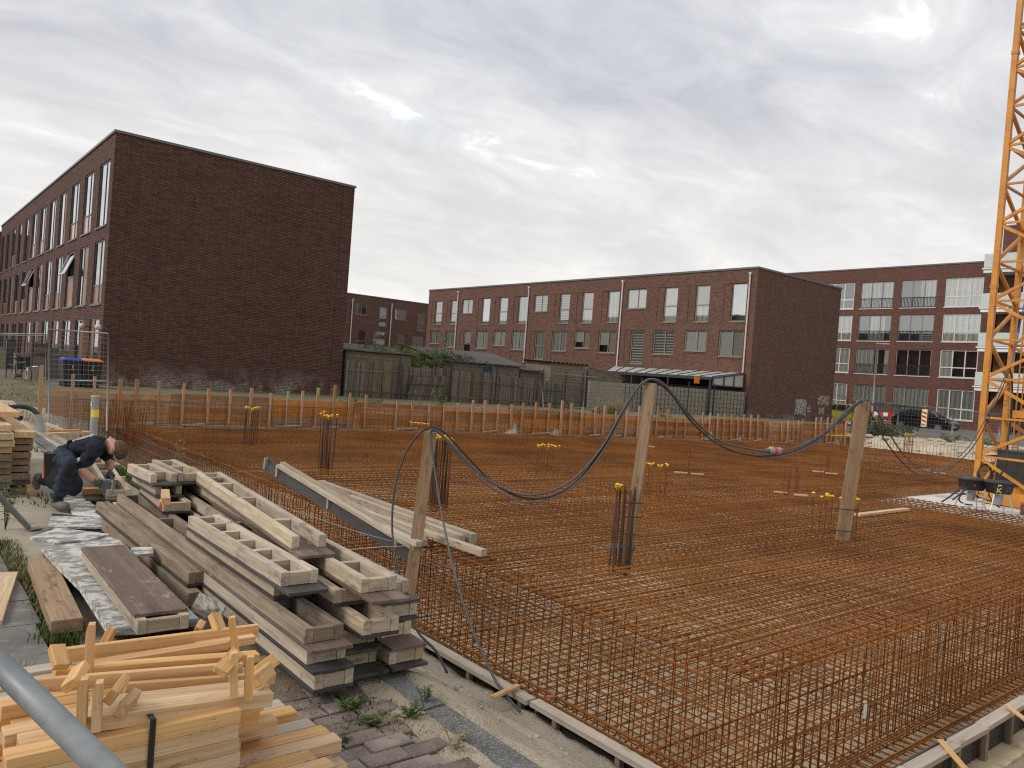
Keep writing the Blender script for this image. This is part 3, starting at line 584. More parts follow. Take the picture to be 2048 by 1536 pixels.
# the apartment block across the street
X0, X1, Y0, Y1, H = 68.4, 80.0, 24.2, 60.0, 13.62
t = thing('apartment_block', 'four storey reddish brick apartment block with wide windows and railings', 'apartment block', (X0, Y0, 0))
F = Fac((X0, 0, 0), (0, 1, 0), (-1, 0, 0)); b = MB(); ops = []; cols = [(24.86, 27.75), (28.42, 31.38), (32.0, 34.94), (35.52, 38.4), (39.1, 42.0)]; rows = [(10.06, 12.45), (7.17, 9.47), (4.23, 6.5), (.78, 3.25)]
for c_ in cols:
    for r_ in rows: ops.append((*c_, *r_, .14, False))
F.wall(b, Y0, Y1, -.2, H, ops); shell(b, X0, X1, Y0, Y1, -.2, H, 'SNE'); b.build('wall', 'brick_far', t); roof(t, X0, X1, Y0, Y1, H, .05, .12)
for ci, c_ in enumerate(cols):
    for ri, r_ in enumerate(rows):
        full = ci in (0, 3, 4)
        bk = [[(0, 1, 0, 1, 'curtain')], [(0, 1, 0, 1, 'curtain')], [(.68, 1, 0, 1, 'curtain')], [(0, 1, 0, 1, 'curtain_grey')]][ri] if ci == 0 else \
             [[(0, .45, 0, 1, 'curtain_grey')], [(0, .4, 0, .35, 'blind')], None, [(0, 1, 0, 1, 'curtain_grey')]][ri] if ci == 1 else [[(0, 1, 0, 1, 'curtain_grey')], [(.2, .7, 0, 1, 'curtain_grey')], [(.45, 1, 0, 1, 'curtain'), (0, .15, 0, 1, 'curtain')], [(0, 1, 0, 1, 'curtain_grey')]][ri] if ci == 2 else ([(0, 1, 0, 1, 'curtain')] if ri != 0 else None)
        wd = window(t, F, *c_, *r_, (.335, .665), (.36,) if full else (), 'frame_white' if full else 'frame_beige', bk, d=.07, t=.085, sill='frame_white', glass='glass_soft' if full else 'glass')
        if not full:
            q = MB(); F.box(q, c_[0]+.02, c_[1]-.02, r_[0]+.86, r_[0]+.9, .0, .04); F.box(q, c_[0]+.02, c_[1]-.02, r_[0]+.06, r_[0]+.09, .0, .04)
            for i in range(25): u = c_[0]+.04+i*(c_[1]-c_[0]-.1)/24; F.box(q, u, u+.025, r_[0]+.09, r_[0]+.86, .01, .03)
            q.build('railing', 'steel_black', wd)
# its taller wing with balconies, behind the crane
t = thing('apartment_wing', 'five storey brick wing with glass balconies behind the crane mast', 'apartment block', (66.6, 8, 0))
X0 = 66.6; F = Fac((X0, 0, 0), (0, 1, 0), (-1, 0, 0)); b = MB(); ops = []
for r_ in ((13.0, 15.0), (10.0, 12.2), (7.0, 9.2), (4.0, 6.2), (.0, 2.9)): ops += [(18.0, 21.6, *r_, .2, False), (12, 16, *r_, .2, False)]
F.wall(b, 4, 23.1, -.2, 15.95, ops); shell(b, X0, 80, 4, 23.1, -.2, 15.95, 'SNE'); b.build('wall', 'brick_far', t); roof(t, X0, 80, 4, 23.1, 15.95, .05, .12)
for o_ in ops: window(t, F, *o_[:4], (.3, .6), (), 'anthracite', [(0, .6, 0, 1, 'shade_teal')] if o_[2] > 6.5 else None, d=.1, t=.09, sill=None, glass='glass_mirror' if o_[2] > 6.5 else 'glass')
for z in (3.2, 6.2, 9.2, 12.2):
    q = MB(); q.box(65.0, X0-.005, 10, 23.72, z, z+.26); q.box(64.9, X0-.005, 10, 23.8, z+.26, z+.36); o = q.build('balcony', 'white', t)
    q = MB(); q.box(64.95, 64.98, 10, 23.7, z+.40, z+1.42); q.box(64.98, X0-.01, 23.67, 23.7, z+.40, z+1.42); q.build('balustrade', 'frosted', o)
# ---------------------------------------------------------------- edge formwork of the slab
def edge_form(name, label, pts_u, fixed, along, zt=-1.02):
    """low shutter: flat timber rail on a black board, stakes outside"""
    t = thing(name, label, 'formwork', (fixed if along == 'y' else pts_u[0], pts_u[0] if along == 'y' else fixed, ZB))
    P = (lambda u, o, z: V((fixed+o, u, z))) if along == 'y' else (lambda u, o, z: V((u, fixed+o, z)))
    for i in range(len(pts_u)-1):
        a, c = pts_u[i]+.012, pts_u[i+1]-.012; k = rnd.uniform(-.012, .012)
        timber('rail', P(a, -.05+k, zt-.022), P(c, -.05+k+rnd.uniform(-.01, .01), zt-.022), .105, .046, 'timber_rail', t)
        timber('shutter_board', P(a, .006, zt-.17), P(c, .006, zt-.17), .018, .34, 'ply_black', t)
        u = a+.12
        while u < c:
            timber('stake', P(u, -.045, zt-.50), P(u, -.045, zt-.05), .045, .06, 'timber_old', t, up=(1, 0, 0)); u += rnd.uniform(.55, .75)
    return t
edge_form('edge_formwork', 'low timber shutter along the sandy left side of the rebar pit', [2.32, 3.05, 4.75, 7.2, 9.9, 12.6, 15.3, 18.0, 20.8], 4.40, 'y')
edge_form('edge_formwork', 'low timber shutter in short pale pieces along the front of the rebar pit', [4.5, 5.2, 6.05, 6.85, 7.45, 8.6, 9.9, 12.4, 15.0, 17.6], 2.50, 'x')
for (a, b_, lab) in (((1195, 1373), (985, 1397), None), ((1635, 916), (1760, 1050), None)): pass
def small(name, label, p, q, w, h, mat, cat='timber', up=Z, group=None): return tag(timber(name, p, q, w, h, mat, None, up), label, cat, group)
small('brace', 'pale batten laid across the left shutter beside the black cable', at_z(1036, 1371, -.985), at_z(985, 1395, -.985), .05, .025, 'timber_new')
small('brace', 'thin batten crossing the front shutter nearest the bottom edge', at_z(1880, 1480, -.985), at_z(1925, 1530, -1.02)-V((.05, .12, .06)), .045, .02, 'timber_new')
small('brace', 'thin batten crossing the front shutter at the right edge', at_z(2012, 1410, -.985), at_z(2050, 1445, -1.0)-V((.0, .12, .03)), .045, .02, 'timber_new')

# ---------------------------------------------------------------- reinforcement
t = thing('rebar_cage', 'huge rusty rebar cage filling the pit, with hairpins along its edges', 'rebar', (4.9, 3.0, ZB))
XL, XR, YF = 4.88, 34.7, 3.0
def yb(x): return shore_y(x)-.75
HX0, HX1, HY0, HY1 = 17.6, 24.6, 3.6, 8.29          # recess for the crane base
def spans(a, c, lo, hi, cut): return [(a, lo), (hi, c)] if cut else [(a, c)]
far = MB(); shared = {}
def mat_bar(p, q, r, near):
    L = round((V(q)-V(p)).length, 2); ax = 'x' if abs(q[0]-p[0]) > abs(q[1]-p[1]) else 'y'
    if not near: far.bar(p, q, r); return
    me = shared.get((L, ax, r))
    if me is None:
        b = MB(); b.bar((0, 0, 0), (L, 0, 0) if ax == 'x' else (0, L, 0), r); me = bpy.data.meshes.new('mat_bar'); me.from_pydata(b.v, [], b.f); me.materials.append(M['rust']); shared[(L, ax, r)] = me
    o = bpy.data.objects.new('mat_bar', me); COL.objects.link(o); o.parent = t; o.location = V(p)-org(t)
y = YF+.06; i = 0
while y < 21.3:                                      # bars running away to the right
    x1 = XR if y < yb(XR) else 12+(22.15-.75-y)/((22.15-18.35)/23.6)
    x1 = min(XR, x1)
    for a, c in spans(XL, x1, HX0, HX1, HY0 < y < HY1):
        if c-a > .3: mat_bar((a, y, ZM+rnd.uniform(-.006, .006)), (c, y+rnd.uniform(-.02, .02), ZM+rnd.uniform(-.006, .006)), .0075, y < 12.5)
        if rnd.random() < .5 and c-a > 8:
            x0_ = a+rnd.uniform(0, (c-a)*.6); mat_bar((x0_, y+.028, ZM+.004), (min(c, x0_+rnd.uniform(5, 12)), y+.035, ZM+.004), .0075, False)
    y += .125; i += 1
x = XL+.06; i = 0
while x < XR:
    for a, c in spans(YF, yb(x), HY0, HY1, HX0 < x < HX1):
        if c-a > .3: mat_bar((x, a, ZM-.014+rnd.uniform(-.006, .006)), (x+rnd.uniform(-.02, .02), c, ZM-.014+rnd.uniform(-.006, .006)), .0068, x < 15)
    x += .125; i += 1
low = MB()
for k, dz in ((0, 0.05), (1, .066)):
    y = 2.62
    while y < 21.4:
        x1 = XR if y < yb(XR) else 12+(22.15-.75-y)/((22.15-18.35)/23.6); low.bar((4.5, y, ZB+dz), (min(XR, x1), y, ZB+dz), .0062); y += .125
    x = 4.52
    while x < XR: low.bar((x, 2.6, ZB+dz+.013), (x, yb(x), ZB+dz+.013), .0062); x += .125
    break
y = 2.66
while y < 14:
    low.bar((4.5, y+.05, ZB+.20), (17, y+.05, ZB+.20), .0065); y += .22
x = 4.6
while x < 17: low.bar((x, 2.62, ZB+.215), (x, 14, ZB+.215), .0065); x += .2
low.build('bottom_mat', 'rust', t, kind='stuff')
for yy in (2.70, 2.84): mat_bar((4.6, yy, -1.12), (17.2, yy, -1.12), .008, True)
for xx in (4.62, 4.74): mat_bar((xx, 2.6, -1.12), (xx, 20.6, -1.12), .008, True)
# hairpins: upright, bent over on top
hp = {}
def hairpin(p, inward, top, kind):
    me = hp.get(kind)
    if me is None:
        b = MB(); d = V(inward)
        if kind[0] == 'u': b.tube([(0, 0, 0), (0, 0, top-.02), d*.02+Z*top, d*.55+Z*top], .006, 5)
        else: b.tube([-d*.3, -d*.02, (0, 0, .02), (0, 0, top)], .006, 5)
        me = bpy.data.meshes.new('hairpin_bar'); me.from_pydata(b.v, [], b.f); me.materials.append(M['rust_red']); hp[kind] = me
    o = bpy.data.objects.new('hairpin_bar', me); COL.objects.link(o); o.parent = t; o.location = V(p)-org(t)
    o.rotation_euler = (rnd.uniform(-.022, .022), rnd.uniform(-.022, .022), rnd.uniform(-.1, .1)); return o
y = YF+.05; i = 0
while y < 20.9:
    if i < 74: hairpin((XL-.03, y, ZB+.05), (1, 0, 0), .93+rnd.uniform(-.015, .015), 'ul'); hairpin((XL+.11, y+.03, ZB+.05), (1, 0, 0), 1.05, 'sl')
    else: far.bar((XL-.03, y, ZB+.05), (XL-.03, y, ZM-.03), .007, 1); far.bar((XL+.11, y+.05, ZB+.05), (XL+.11, y+.05, ZM+.05), .007, 1); far.bar((XL-.03, y, ZM-.03), (XL+.5, y, ZM-.03), .007, 1)
    y += .128; i += 1
x = XL+.08; i = 0
while x < XR:
    if HX0 < x < HX1: x += .128; continue
    if i < 52: hairpin((x, YF-.03, ZB+.05), (0, 1, 0), .93+rnd.uniform(-.015, .015), 'uf'); hairpin((x+.03, YF+.11, ZB+.05), (0, 1, 0), 1.05, 'sf')
    else: far.bar((x, YF, ZB+.05), (x, YF, ZM-.03), .007, 1); far.bar((x, YF+.12, ZB+.05), (x, YF+.12, ZM+.05), .007, 1)
    x += .128; i += 1
for dz in (.15, .34, .53, .72, .915):
    mat_bar((XL-.045, YF, ZB+dz), (XL-.045, 20.9, ZB+dz), .0068, True)
    mat_bar((XL, YF-.045, ZB+dz), (XR, YF-.045, ZB+dz), .0068, True)
mat_bar((XL+.10, YF, ZM+.012), (XL+.10, 20.9, ZM+.012), .0075, True); mat_bar((XL, YF+.10, ZM+.012), (XR, YF+.10, ZM+.012), .0075, True)
# recess edge: short uprights
x = HX0
while x < HX1: far.bar((x, HY1, -.62), (x, HY1, ZM+.05), .007, 1); x += .13
y = HY0
while y < HY1: far.bar((HX0, y, -.62), (HX0, y, ZM), .007, 1); y += .13
# spacer girders between the two mats: zig-zag wire
zz = MB(); r_ = random.Random(5)
for k in range(22):
    y = 3.35+k*.42+r_.uniform(-.05, .05); x = 5.1+r_.uniform(0, 1)
    while x < 14.5:
        L = r_.uniform(1.0, 1.9); n_ = int(L/.09)
        for j in range(n_): zz.bar((x+j*.09, y-.04, ZB+.06), (x+j*.09+.045, y, ZB+.19), .0028, n=3); zz.bar((x+j*.09+.045, y, ZB+.19), (x+j*.09+.09, y+.04, ZB+.06), .0028, n=3)
        zz.bar((x, y, ZB+.19), (x+L, y, ZB+.19), .0035); x += L+r_.uniform(.3, .9)
zz.build('spacer_girder', 'rust_dark', t, kind='stuff')
far.build('farther_bars', ['rust', 'rust_red'], t, kind='stuff')
# upstand mesh along the back and right edges
t2 = thing('upstand_mesh', 'rusty upright rebar mesh standing along the back and right edge of the mat', 'rebar', (4, 21.3, ZM))
b = MB(); x = 3.75
while x < 35.0:
    yy = shore_y(x)-.62; b.bar((x, yy, ZM-.1), (x+rnd.uniform(-.02, .02), yy, .28+rnd.uniform(-.02, .05)), .006); x += .15
for zz_ in (.28, -.28): b.bar((3.75, shore_y(4)-.63, zz_), (12, shore_y(12)-.63, zz_), .007); b.bar((12, shore_y(12)-.63, zz_), (35, shore_y(35)-.63, zz_), .007)
y = 6.0
while y < 17.6: b.bar((34.9, y, ZM-.1), (34.9, y, .12+rnd.uniform(-.02, .04)), .007); y += .14
b.bar((34.9, 6, .12), (34.9, 17.6, .12), .007); b.bar((34.9, 6, -.25), (34.9, 17.6, -.25), .006)
b.build('mesh_bars', 'rust_red', t2, kind='stuff')
b = MB(); r_ = random.Random(8)
for k in range(60):
    a = V((3.9+r_.uniform(0, 1.1), 19.3+r_.uniform(0, 2.2), -.7)); b.bar(a, a+V((r_.uniform(-.1, .1), r_.uniform(-.1, .1), .9+r_.uniform(-.1, .15))), .006)
b.build('corner_bars', 'rust_red', t2, kind='stuff')
# tag on the front cage and reddish spray on the far mat
q = MB(); c = at_y(1730, 1422, YF-.06); q.box(c.x-.028, c.x+.028, YF-.062, YF-.060, c.z-.055, c.z+.055); tag(q.build('paper_tag', 'white'), 'small white paper tag wired to the front of the rebar cage', 'tag')
q = MB(); c = at_z(1100, 1395, ZB+.25); q.prism([c+V((-.04, -.02, 0)), c+V((.04, -.03, 0)), c+V((.045, .02, 0)), c+V((-.03, .03, 0))], (0, 0, .01)); tag(q.build('plastic_scrap', 'handle_red'), 'scrap of red plastic lying among the bars near the left shutter', 'scrap')

# ---------------------------------------------------------------- column starter bars with yellow caps
def starter(px, py, wpx, nb, h, caps, r, label, zb=ZM, seed=0, tie=False):
    c = at_z(px, py, zb); D = (c-CAM).dot(FW); w = wpx*D/FPX; rr = random.Random(seed*7+3)
    t = thing('starter_bars', label, 'starter bars', c, 'column starter bars standing out of the mat')
    nb = int(nb*1.35)
    for i in range(nb):
        f = i/(nb-1)-.5 if nb > 1 else 0
        p = c+RT*(f*w+rr.uniform(-.02, .02)*w)+V((.62, .78, 0))*rr.uniform(-.45, .45)*w*.6; p.z = zb-.12
        q = V(p); q.z = zb+h*rr.uniform(.95, 1.03); q += V((rr.uniform(-.03, .03), rr.uniform(-.03, .03), 0))*h
        b = MB(); b.bar(p, q, r, n=6); o = b.build('bar', 'rust_dark' if r > .009 else 'rust_red', t)
        if caps and (caps is True or i < caps):
            b = MB(); b.lathe([(.0, .048), (.016, .046), (.027, .036), (.029, .027), (.015, .021), (.012, -.03), (.0, -.03)], q, 10); b.build('cap', 'cap_yellow', o, smooth=True)
    if tie:
        b = MB(); w2 = w/2+.02; a = V((RT.x, RT.y, 0)).normalized(); e_ = V((.63, .77, 0))
        b.bar(c-a*w2+Z*h*.97, c+a*w2+Z*h*.97, .006); b.build('tie', 'rust_red', t)
    return t
starter(650, 937, 26, 8, 1.0, True, .011, 'tall tight cluster of thick bars with yellow caps left of the leaning panel', seed=1)
starter(877, 1008, 36, 9, .97, True, .011, 'tall cluster of thick capped bars right behind the nearest cable post', seed=2)
starter(1240, 1131, 42, 6, .86, 3, .012, 'thick capped bars tied round the foot of the middle cable post', seed=3)
starter(500, 889, 24, 6, .82, True, .010, 'capped bars nearest the dark gable wall', seed=4)
starter(836, 882, 34, 8, .48, True, .006, 'thin short capped bars in front of the back shoring, third column row', seed=5)
starter(1093, 940, 42, 9, .52, True, .006, 'thin capped bars between the two nearest cable posts, farther back', seed=6)
starter(1298, 991, 70, 10, .55, True, .006, 'wide row of thin capped bars just behind the middle cable post', seed=7)
starter(1673, 1068, 82, 9, .53, True, .007, 'wide spread of capped bars round the foot of the right cable post', seed=8)
starter(1375, 946, 20, 6, .62, False, .006, 'uncapped bar cluster right of the middle post standing between pale battens', seed=9)
starter(1580, 989, 28, 7, .58, False, .006, 'uncapped bar cluster nearest the right cable post on its left', seed=10, tie=True)
starter(1648, 946, 20, 6, .55, False, .006, 'uncapped bar cluster behind the right cable post', seed=11)
starter(1860, 944, 20, 6, .60, False, .006, 'uncapped bar cluster under the last cable sag by the crane', seed=12)
starter(1680, 899, 46, 13, .55, True, .006, 'long row of capped bars at the back left of the right cable post', seed=13)
starter(1815, 906, 18, 9, .78, True, .008, 'capped bar cluster in front of the sand bank and bush', seed=14)
starter(1311, 894, 18, 6, .42, False, .006, 'small far uncapped bars seen beside the middle post', seed=15)
starter(1050, 888, 12, 5, .36, False, .006, 'smallest far uncapped bars in front of the orange shoring', seed=16)
for (px, py, L) in ((1362, 945, .3), (1395, 948, .3), (1562, 985, .28), (1602, 990, .28), (1637, 943, .3), (1663, 947, .3), (1850, 940, .3), (1880, 946, .3), (1300, 893, .3)):
    c = at_z(px, py, ZM+.03); d = V((RT.x, RT.y, 0)).normalized(); small('batten', {1362: 'left of two pale battens right of the middle post', 1395: 'right of two pale battens right of the middle post', 1562: 'left pale batten at the nearest uncapped bars', 1602: 'right pale batten at the nearest uncapped bars', 1637: 'left pale batten behind the right post', 1663: 'right pale batten behind the right post', 1850: 'left pale batten under the last cable sag', 1880: 'right pale batten under the last cable sag', 1300: 'farthest small pale batten beside the middle post'}[px], c-d*L/2, c+d*L/2, .07, .03, 'timber_pale', group='battens at the column feet')
small('plank', 'single pale plank lying on the mat right of the right cable post', at_z(1713, 1030, ZM+.03), at_z(1814, 1018, ZM+.03), .12, .04, 'timber_pale', 'plank')

# ---------------------------------------------------------------- cable posts, cables
pD = [8.72, 8.73, 11.2]
p1b, p1t = at_d(815, 1212, 8.72), at_d(862, 864, 8.72); p2b, p2t = at_d(1250, 1137, 8.73), at_d(1303, 766, 8.73); p3b, p3t = at_d(1683, 1082, 11.2), at_d(1727, 802, 11.2)
nrm = V((FW.x, FW.y, 0)).normalized()
tag(timber('cable_post', p1b-Z*.1, p1t, .135, .05, 'timber_post', None, nrm), 'leaning weathered plank post carrying the cables beside the stacked panels', 'post')
tag(timber('cable_post', p2b-Z*.1, p2t, .12, .06, 'timber_post', None, nrm+RT*.4), 'tall plank post carrying the cables in the middle of the rebar mat', 'post')
tag(timber('cable_post', p3b-Z*.1, p3t, .19, .05, 'timber_post', None, nrm), 'plank post carrying the cables on the right, near the crane', 'post')
def catmull(pts, k=6):
    pts = [V(p) for p in pts]; out = []
    for i in range(len(pts)-1):
        a, b, c, d = pts[max(i-1, 0)], pts[i], pts[i+1], pts[min(i+2, len(pts)-1)]
        for j in range(k):
            u = j/k; out.append(.5*((2*b)+(c-a)*u+(2*a-5*b+4*c-d)*u*u+(3*b-a-3*c+d)*u**3))
    return out+[pts[-1]]
def pxpath(l): return catmull([at_d(x, y, d) for x, y, d in l])
crD = 18.3
A = [(1040, 1424, 6.35), (1012, 1390, 6.5), (985, 1350, 6.8), (940, 1245, 7.4), (908, 1140, 7.9), (884, 1030, 8.35), (868, 930, 8.6), (862, 872, 8.66), (866, 860, 8.66), (880, 866, 8.66), (905, 893, 8.68), (945, 935, 8.7), (990, 968, 8.7), (1045, 990, 8.7), (1105, 981, 8.7), (1155, 951, 8.7), (1205, 893, 8.7), (1245, 822, 8.7), (1278, 772, 8.7), (1303, 758, 8.7),
     (1330, 770, 8.8), (1365, 812, 9.1), (1400, 852, 9.4), (1440, 882, 9.7), (1490, 896, 10), (1545, 903, 10.2), (1600, 892, 10.5), (1650, 862, 10.8), (1692, 822, 11), (1727, 799, 11.15), (1748, 812, 11.5), (1772, 855, 12.2), (1800, 900, 13), (1830, 930, 14), (1862, 944, 15), (1900, 928, 16), (1940, 890, 17), (1972, 835, 17.8), (2000, 775, 18.2), (2018, 735, 18.4)]
B = [(894, 1345, 6.7), (870, 1300, 6.9), (835, 1262, 7.2), (806, 1190, 7.8), (790, 1110, 8.1), (784, 1040, 8.35), (792, 965, 8.5), (812, 905, 8.6), (838, 868, 8.64), (860, 855, 8.64), (885, 862, 8.66), (915, 892, 8.68), (950, 930, 8.7), (990, 968, 8.72), (1040, 994, 8.72), (1095, 995, 8.72), (1150, 966, 8.72), (1200, 905, 8.72), (1242, 835, 8.72), (1275, 780, 8.72), (1300, 760, 8.72),
     (1340, 785, 8.9), (1380, 840, 9.2), (1425, 880, 9.6), (1475, 905, 9.9), (1530, 912, 10.15), (1585, 903, 10.5), (1640, 875, 10.8), (1690, 833, 11), (1722, 804, 11.15), (1735, 815, 11.4), (1755, 855, 11.9), (1780, 895, 12.7), (1810, 930, 13.5), (1838, 950, 14.2), (1870, 947, 15), (1905, 933, 16), (1945, 895, 17), (1975, 842, 17.8), (2003, 780, 18.2), (2022, 733, 18.4)]
for nm, pth, lab in (('power_cable', A, 'black cable looping over the posts from the left shutter to the crane'), ('power_cable', B, 'second black cable hanging from the posts, dropping left of the nearest post')):
    b = MB(); b.tube(pxpath(pth), .0115, 8); tag(b.build(nm, 'cable_grey' if pth is A else 'cable_black', smooth=True), lab, 'cable')
C_ = [(x+rx, y+ry, d) for (x, y, d), rx, ry in zip(A[8:30], [0]*22, [0, 2, 5, 9, 12, 14, 15, 14, 12, 10, 6, 0, 2, 4, 8, 10, 12, 12, 10, 8, 4, 0])]
b = MB(); b.tube(pxpath(C_), .009, 7); tag(b.build('power_cable', 'cable_grey', smooth=True), 'thinner grey cable slung between the three posts below the thick ones', 'cable')
t = thing('cable_coupling', 'grey and red plug coupling in the cable between the right two posts', 'plug', at_d(1545, 903, 10.2))
a, c = at_d(1531, 902, 10.15), at_d(1562, 902, 10.35); d = (c-a)
for f0, f1, r0, mt, nm in ((-.05, .2, .03, 'cable_grey', 'sleeve'), (.2, .5, .045, 'pvc_grey', 'plug'), (.5, .62, .055, 'red', 'collar'), (.62, .9, .05, 'pvc_grey', 'socket'), (.9, 1.1, .035, 'red', 'sleeve')):
    b = MB(); b.tube([a+d*f0, a+d*f1], r0, 10); b.build(nm, mt, t, smooth=False)
b = MB(); b.tube([a+d*.25+Z*.046, a+d*.45+Z*.046], .012, 6); b.build('label', 'yellow_paint', t)
for (px, py, D, w) in ((1290, 903, 8.73, .1), ): pass
b = MB()
for k in range(5):
    pts = []
    for j in range(17): a_ = j/16*2*math.pi; pts.append(at_d(1240+rnd.uniform(-1, 1)+30*math.cos(a_), 1092+k*2+5*math.sin(a_), 8.7+.1*math.sin(a_)))
    b.tube(pts, .003, 4, False)
tag(b.build('tie_wire', 'galv'), 'loose coil of shiny tie wire round the bars of the middle post', 'wire')
for (a, c, lab) in (((1209, 1000), (1276, 1003), 'upper'), ((1205, 1062), (1272, 1066), 'lower')): pass
for py, w in ((1005, 30), (1033, 30), (1068, 30)):
    b = MB(); f = (py-766)/(1137-766); x = 1303+(1250-1303)*f; b.tube([at_d(x-w*.6, py, 8.66), at_d(x+w*.62, py+2, 8.66)], .006, 5); o = b.build('tie_strap', 'steel_black'); tag(o, 'black wire strap binding bars to the middle cable post', 'strap', 'straps on the middle post')
for py in (1019, 1062):
    b = MB(); f = (py-802)/(1082-802); x = 1727+(1683-1727)*f; b.tube([at_d(x-24, py-2, 11.12), at_d(x+24, py+2, 11.12)], .007, 5); tag(b.build('tie_strap', 'steel_black'), 'black wire strap binding bars to the right cable post', 'strap', 'straps on the right post')
# pale string from the stacked panels to the nearest post
b = MB(); b.tube(catmull([at_d(500, 992, 6.4), at_d(600, 1025, 7.2), at_d(720, 1065, 8.0), at_d(838, 1096, 8.68)]), .0035, 5); tag(b.build('string_line', 'cord'), 'pale string line from the panel stack to the nearest post, upper strand', 'string')
b = MB(); b.tube(catmull([at_d(668, 1102, 5.1), at_d(760, 1094, 7), at_d(838, 1091, 8.68)]), .0035, 5); tag(b.build('string_line', 'cord'), 'pale string line from the panel stack to the nearest post, lower strand', 'string')

# ---------------------------------------------------------------- tower crane
cx0, cy0, s = 20.52, 7.27, 1.5
t = thing('tower_crane', 'orange yellow lattice tower crane mast at the right edge of the picture', 'crane', (cx0, cy0, -.5))
cor = [(cx0, cy0), (cx0+s, cy0), (cx0+s, cy0-s), (cx0, cy0-s)]
for x, y in cor:
    b = MB(); b.box(x-.062, x+.062, y-.062, y+.062, -.45, 17)
    for z in (1.51+1.86*k for k in range(-1, 9, 3)): b.box(x-.075, x+.075, y-.075, y+.075, z-.62, z-.58); b.box(x-.075, x+.075, y-.075, y+.075, z-.57, z-.53)
    b.build('leg', 'crane_yellow', t)
zs_ = [1.51+.93*k for k in range(-2, 17)]
for f in range(4):
    (xa, ya), (xb, yb_) = cor[f], cor[(f+1) % 4]
    for k, z in enumerate(zs_):
        b = MB(); b.beam((xa, ya, z), (xb, yb_, z), .05, .05); b.build('horizontal_brace', 'crane_yellow', t)
        if k+1 < len(zs_):
            lo, hi = ((xa, ya), (xb, yb_)) if (k % 2 == 0) else ((xb, yb_), (xa, ya))
            b = MB(); b.beam((*lo, z+.04), (*hi, zs_[k+1]-.04), .07, .07); b.build('diagonal_brace', 'crane_yellow', t)
for k in (2, 6, 10, 14):
    z = zs_[k]; b = MB(); b.box(cx0+.07, cx0+s-.07, cy0-s+.07, cy0-.6, z+.05, z+.22); b.build('platform', 'crane_yellow', t)
b = MB()
for dx in (0, .34): b.tube([(cx0+.75+dx, cy0-.45, -.3), (cx0+.75+dx, cy0-.45, 16)], .018, 6)
z = 0
while z < 16: b.bar((cx0+.75, cy0-.45, z), (cx0+1.09, cy0-.45, z), .01); z += .28
b.build('ladder', 'crane_yellow', t)
b = MB(); b.box(cx0-.15, cx0+s+.4, cy0-s-.5, cy0-.22, -.5, -.18); b.box(cx0+.2, cx0+s+.3, cy0-s-.5, cy0-.3, -.18, -.08); b.build('base_frame', 'crane_yellow', t)
b = MB(); b.box(cx0+.62, cx0+s+.35, cy0-s-.3, cy0-.18, -.06, .72); b.box(cx0+.6, cx0+s+.37, cy0-s-.3, cy0-.16, .72, .76); b.build('control_cabinet', 'crane_dark', t)
t = thing('crane_foundation', 'pale concrete foundation block under the crane', 'foundation', (20, 6, -1.36)); MB().box(HX0+1.5, HX1+.2, HY0-.2, HY1-.3, -1.36, -.56).build('block', 'blinding', t); MB().box(HX0+.1, HX1+.3, HY0-.3, HY1-.02, -.56, -.52).build('top_slab', 'concrete_white', t)
small('plank', 'dark flat plank lying on the crane foundation, farther one', at_z(1900, 985, -.5), at_z(1955, 990, -.5), .16, .03, 'timber_old', 'plank')
small('plank', 'pale flat plank lying on the crane foundation behind the black box', at_z(1872, 990, -.5), at_z(1918, 997, -.5), .18, .03, 'timber_rail', 'plank')
_ax = Z.cross(RT).normalized(); t_c = [o for o in COL.objects if o.name.startswith('tower_crane')][0]; t_c.rotation_euler = Matrix.Rotation(.010, 3, _ax).to_euler()
# cable drop and coil on the crane
b = MB(); b.tube(catmull([at_d(2018, 735, 18.4), at_d(2024, 760, 18.4), at_d(2023, 820, 18.4), at_d(2016, 880, 18.3), at_d(2012, 930, 18.1), at_d(1990, 960, 17.6), at_d(1965, 968, 17.2)]), .02, 7); tag(b.build('power_cable', 'cable_black', smooth=True), 'thick black cable hanging straight down inside the crane mast', 'cable')
b = MB(); b.tube(catmull([at_d(2020, 735, 18.5), at_d(2030, 700, 18.5), at_d(2040, 650, 18.5), at_d(2050, 600, 18.5)]), .014, 6); tag(b.build('lifting_sling', 'blue', smooth=True), 'pale blue sling running up the crane mast to the right', 'sling')
b = MB()
for k in range(7):
    pts = [at_d(1970+rnd.uniform(-2, 2)+(12+k*.5)*math.cos(j/20*2*math.pi), 946+(18+k*.6)*math.sin(j/20*2*math.pi)+k, 17.4+.02*k) for j in range(21)]; b.tube(pts, .011, 5, False)
tag(b.build('cable_coil', 'cable_black'), 'coil of black cable hanging upright between the two black boxes', 'cable')
b = MB()
for pts in (([(1905, 1000), (1915, 992), (1925, 985), (1935, 975)], 16.6), ([(1883, 1004), (1900, 993), (1920, 978), (1928, 972)], 16.4), ([(1945, 1010), (1930, 1008), (1918, 1000), (1925, 988), (1945, 990), (1975, 1000), (2005, 1012)], 16.8), ([(1975, 968), (1978, 990), (1990, 1008), (2000, 1015)], 16.8), ([(1985, 968), (1975, 990), (1965, 1010)], 16.7)):
    b.tube(catmull([at_d(x, y, pts[1]) for x, y in pts[0]]), .016, 6)
tag(b.build('loose_cables', 'cable_black', smooth=True), 'tangle of black cables on the foundation under the black boxes', 'cable')
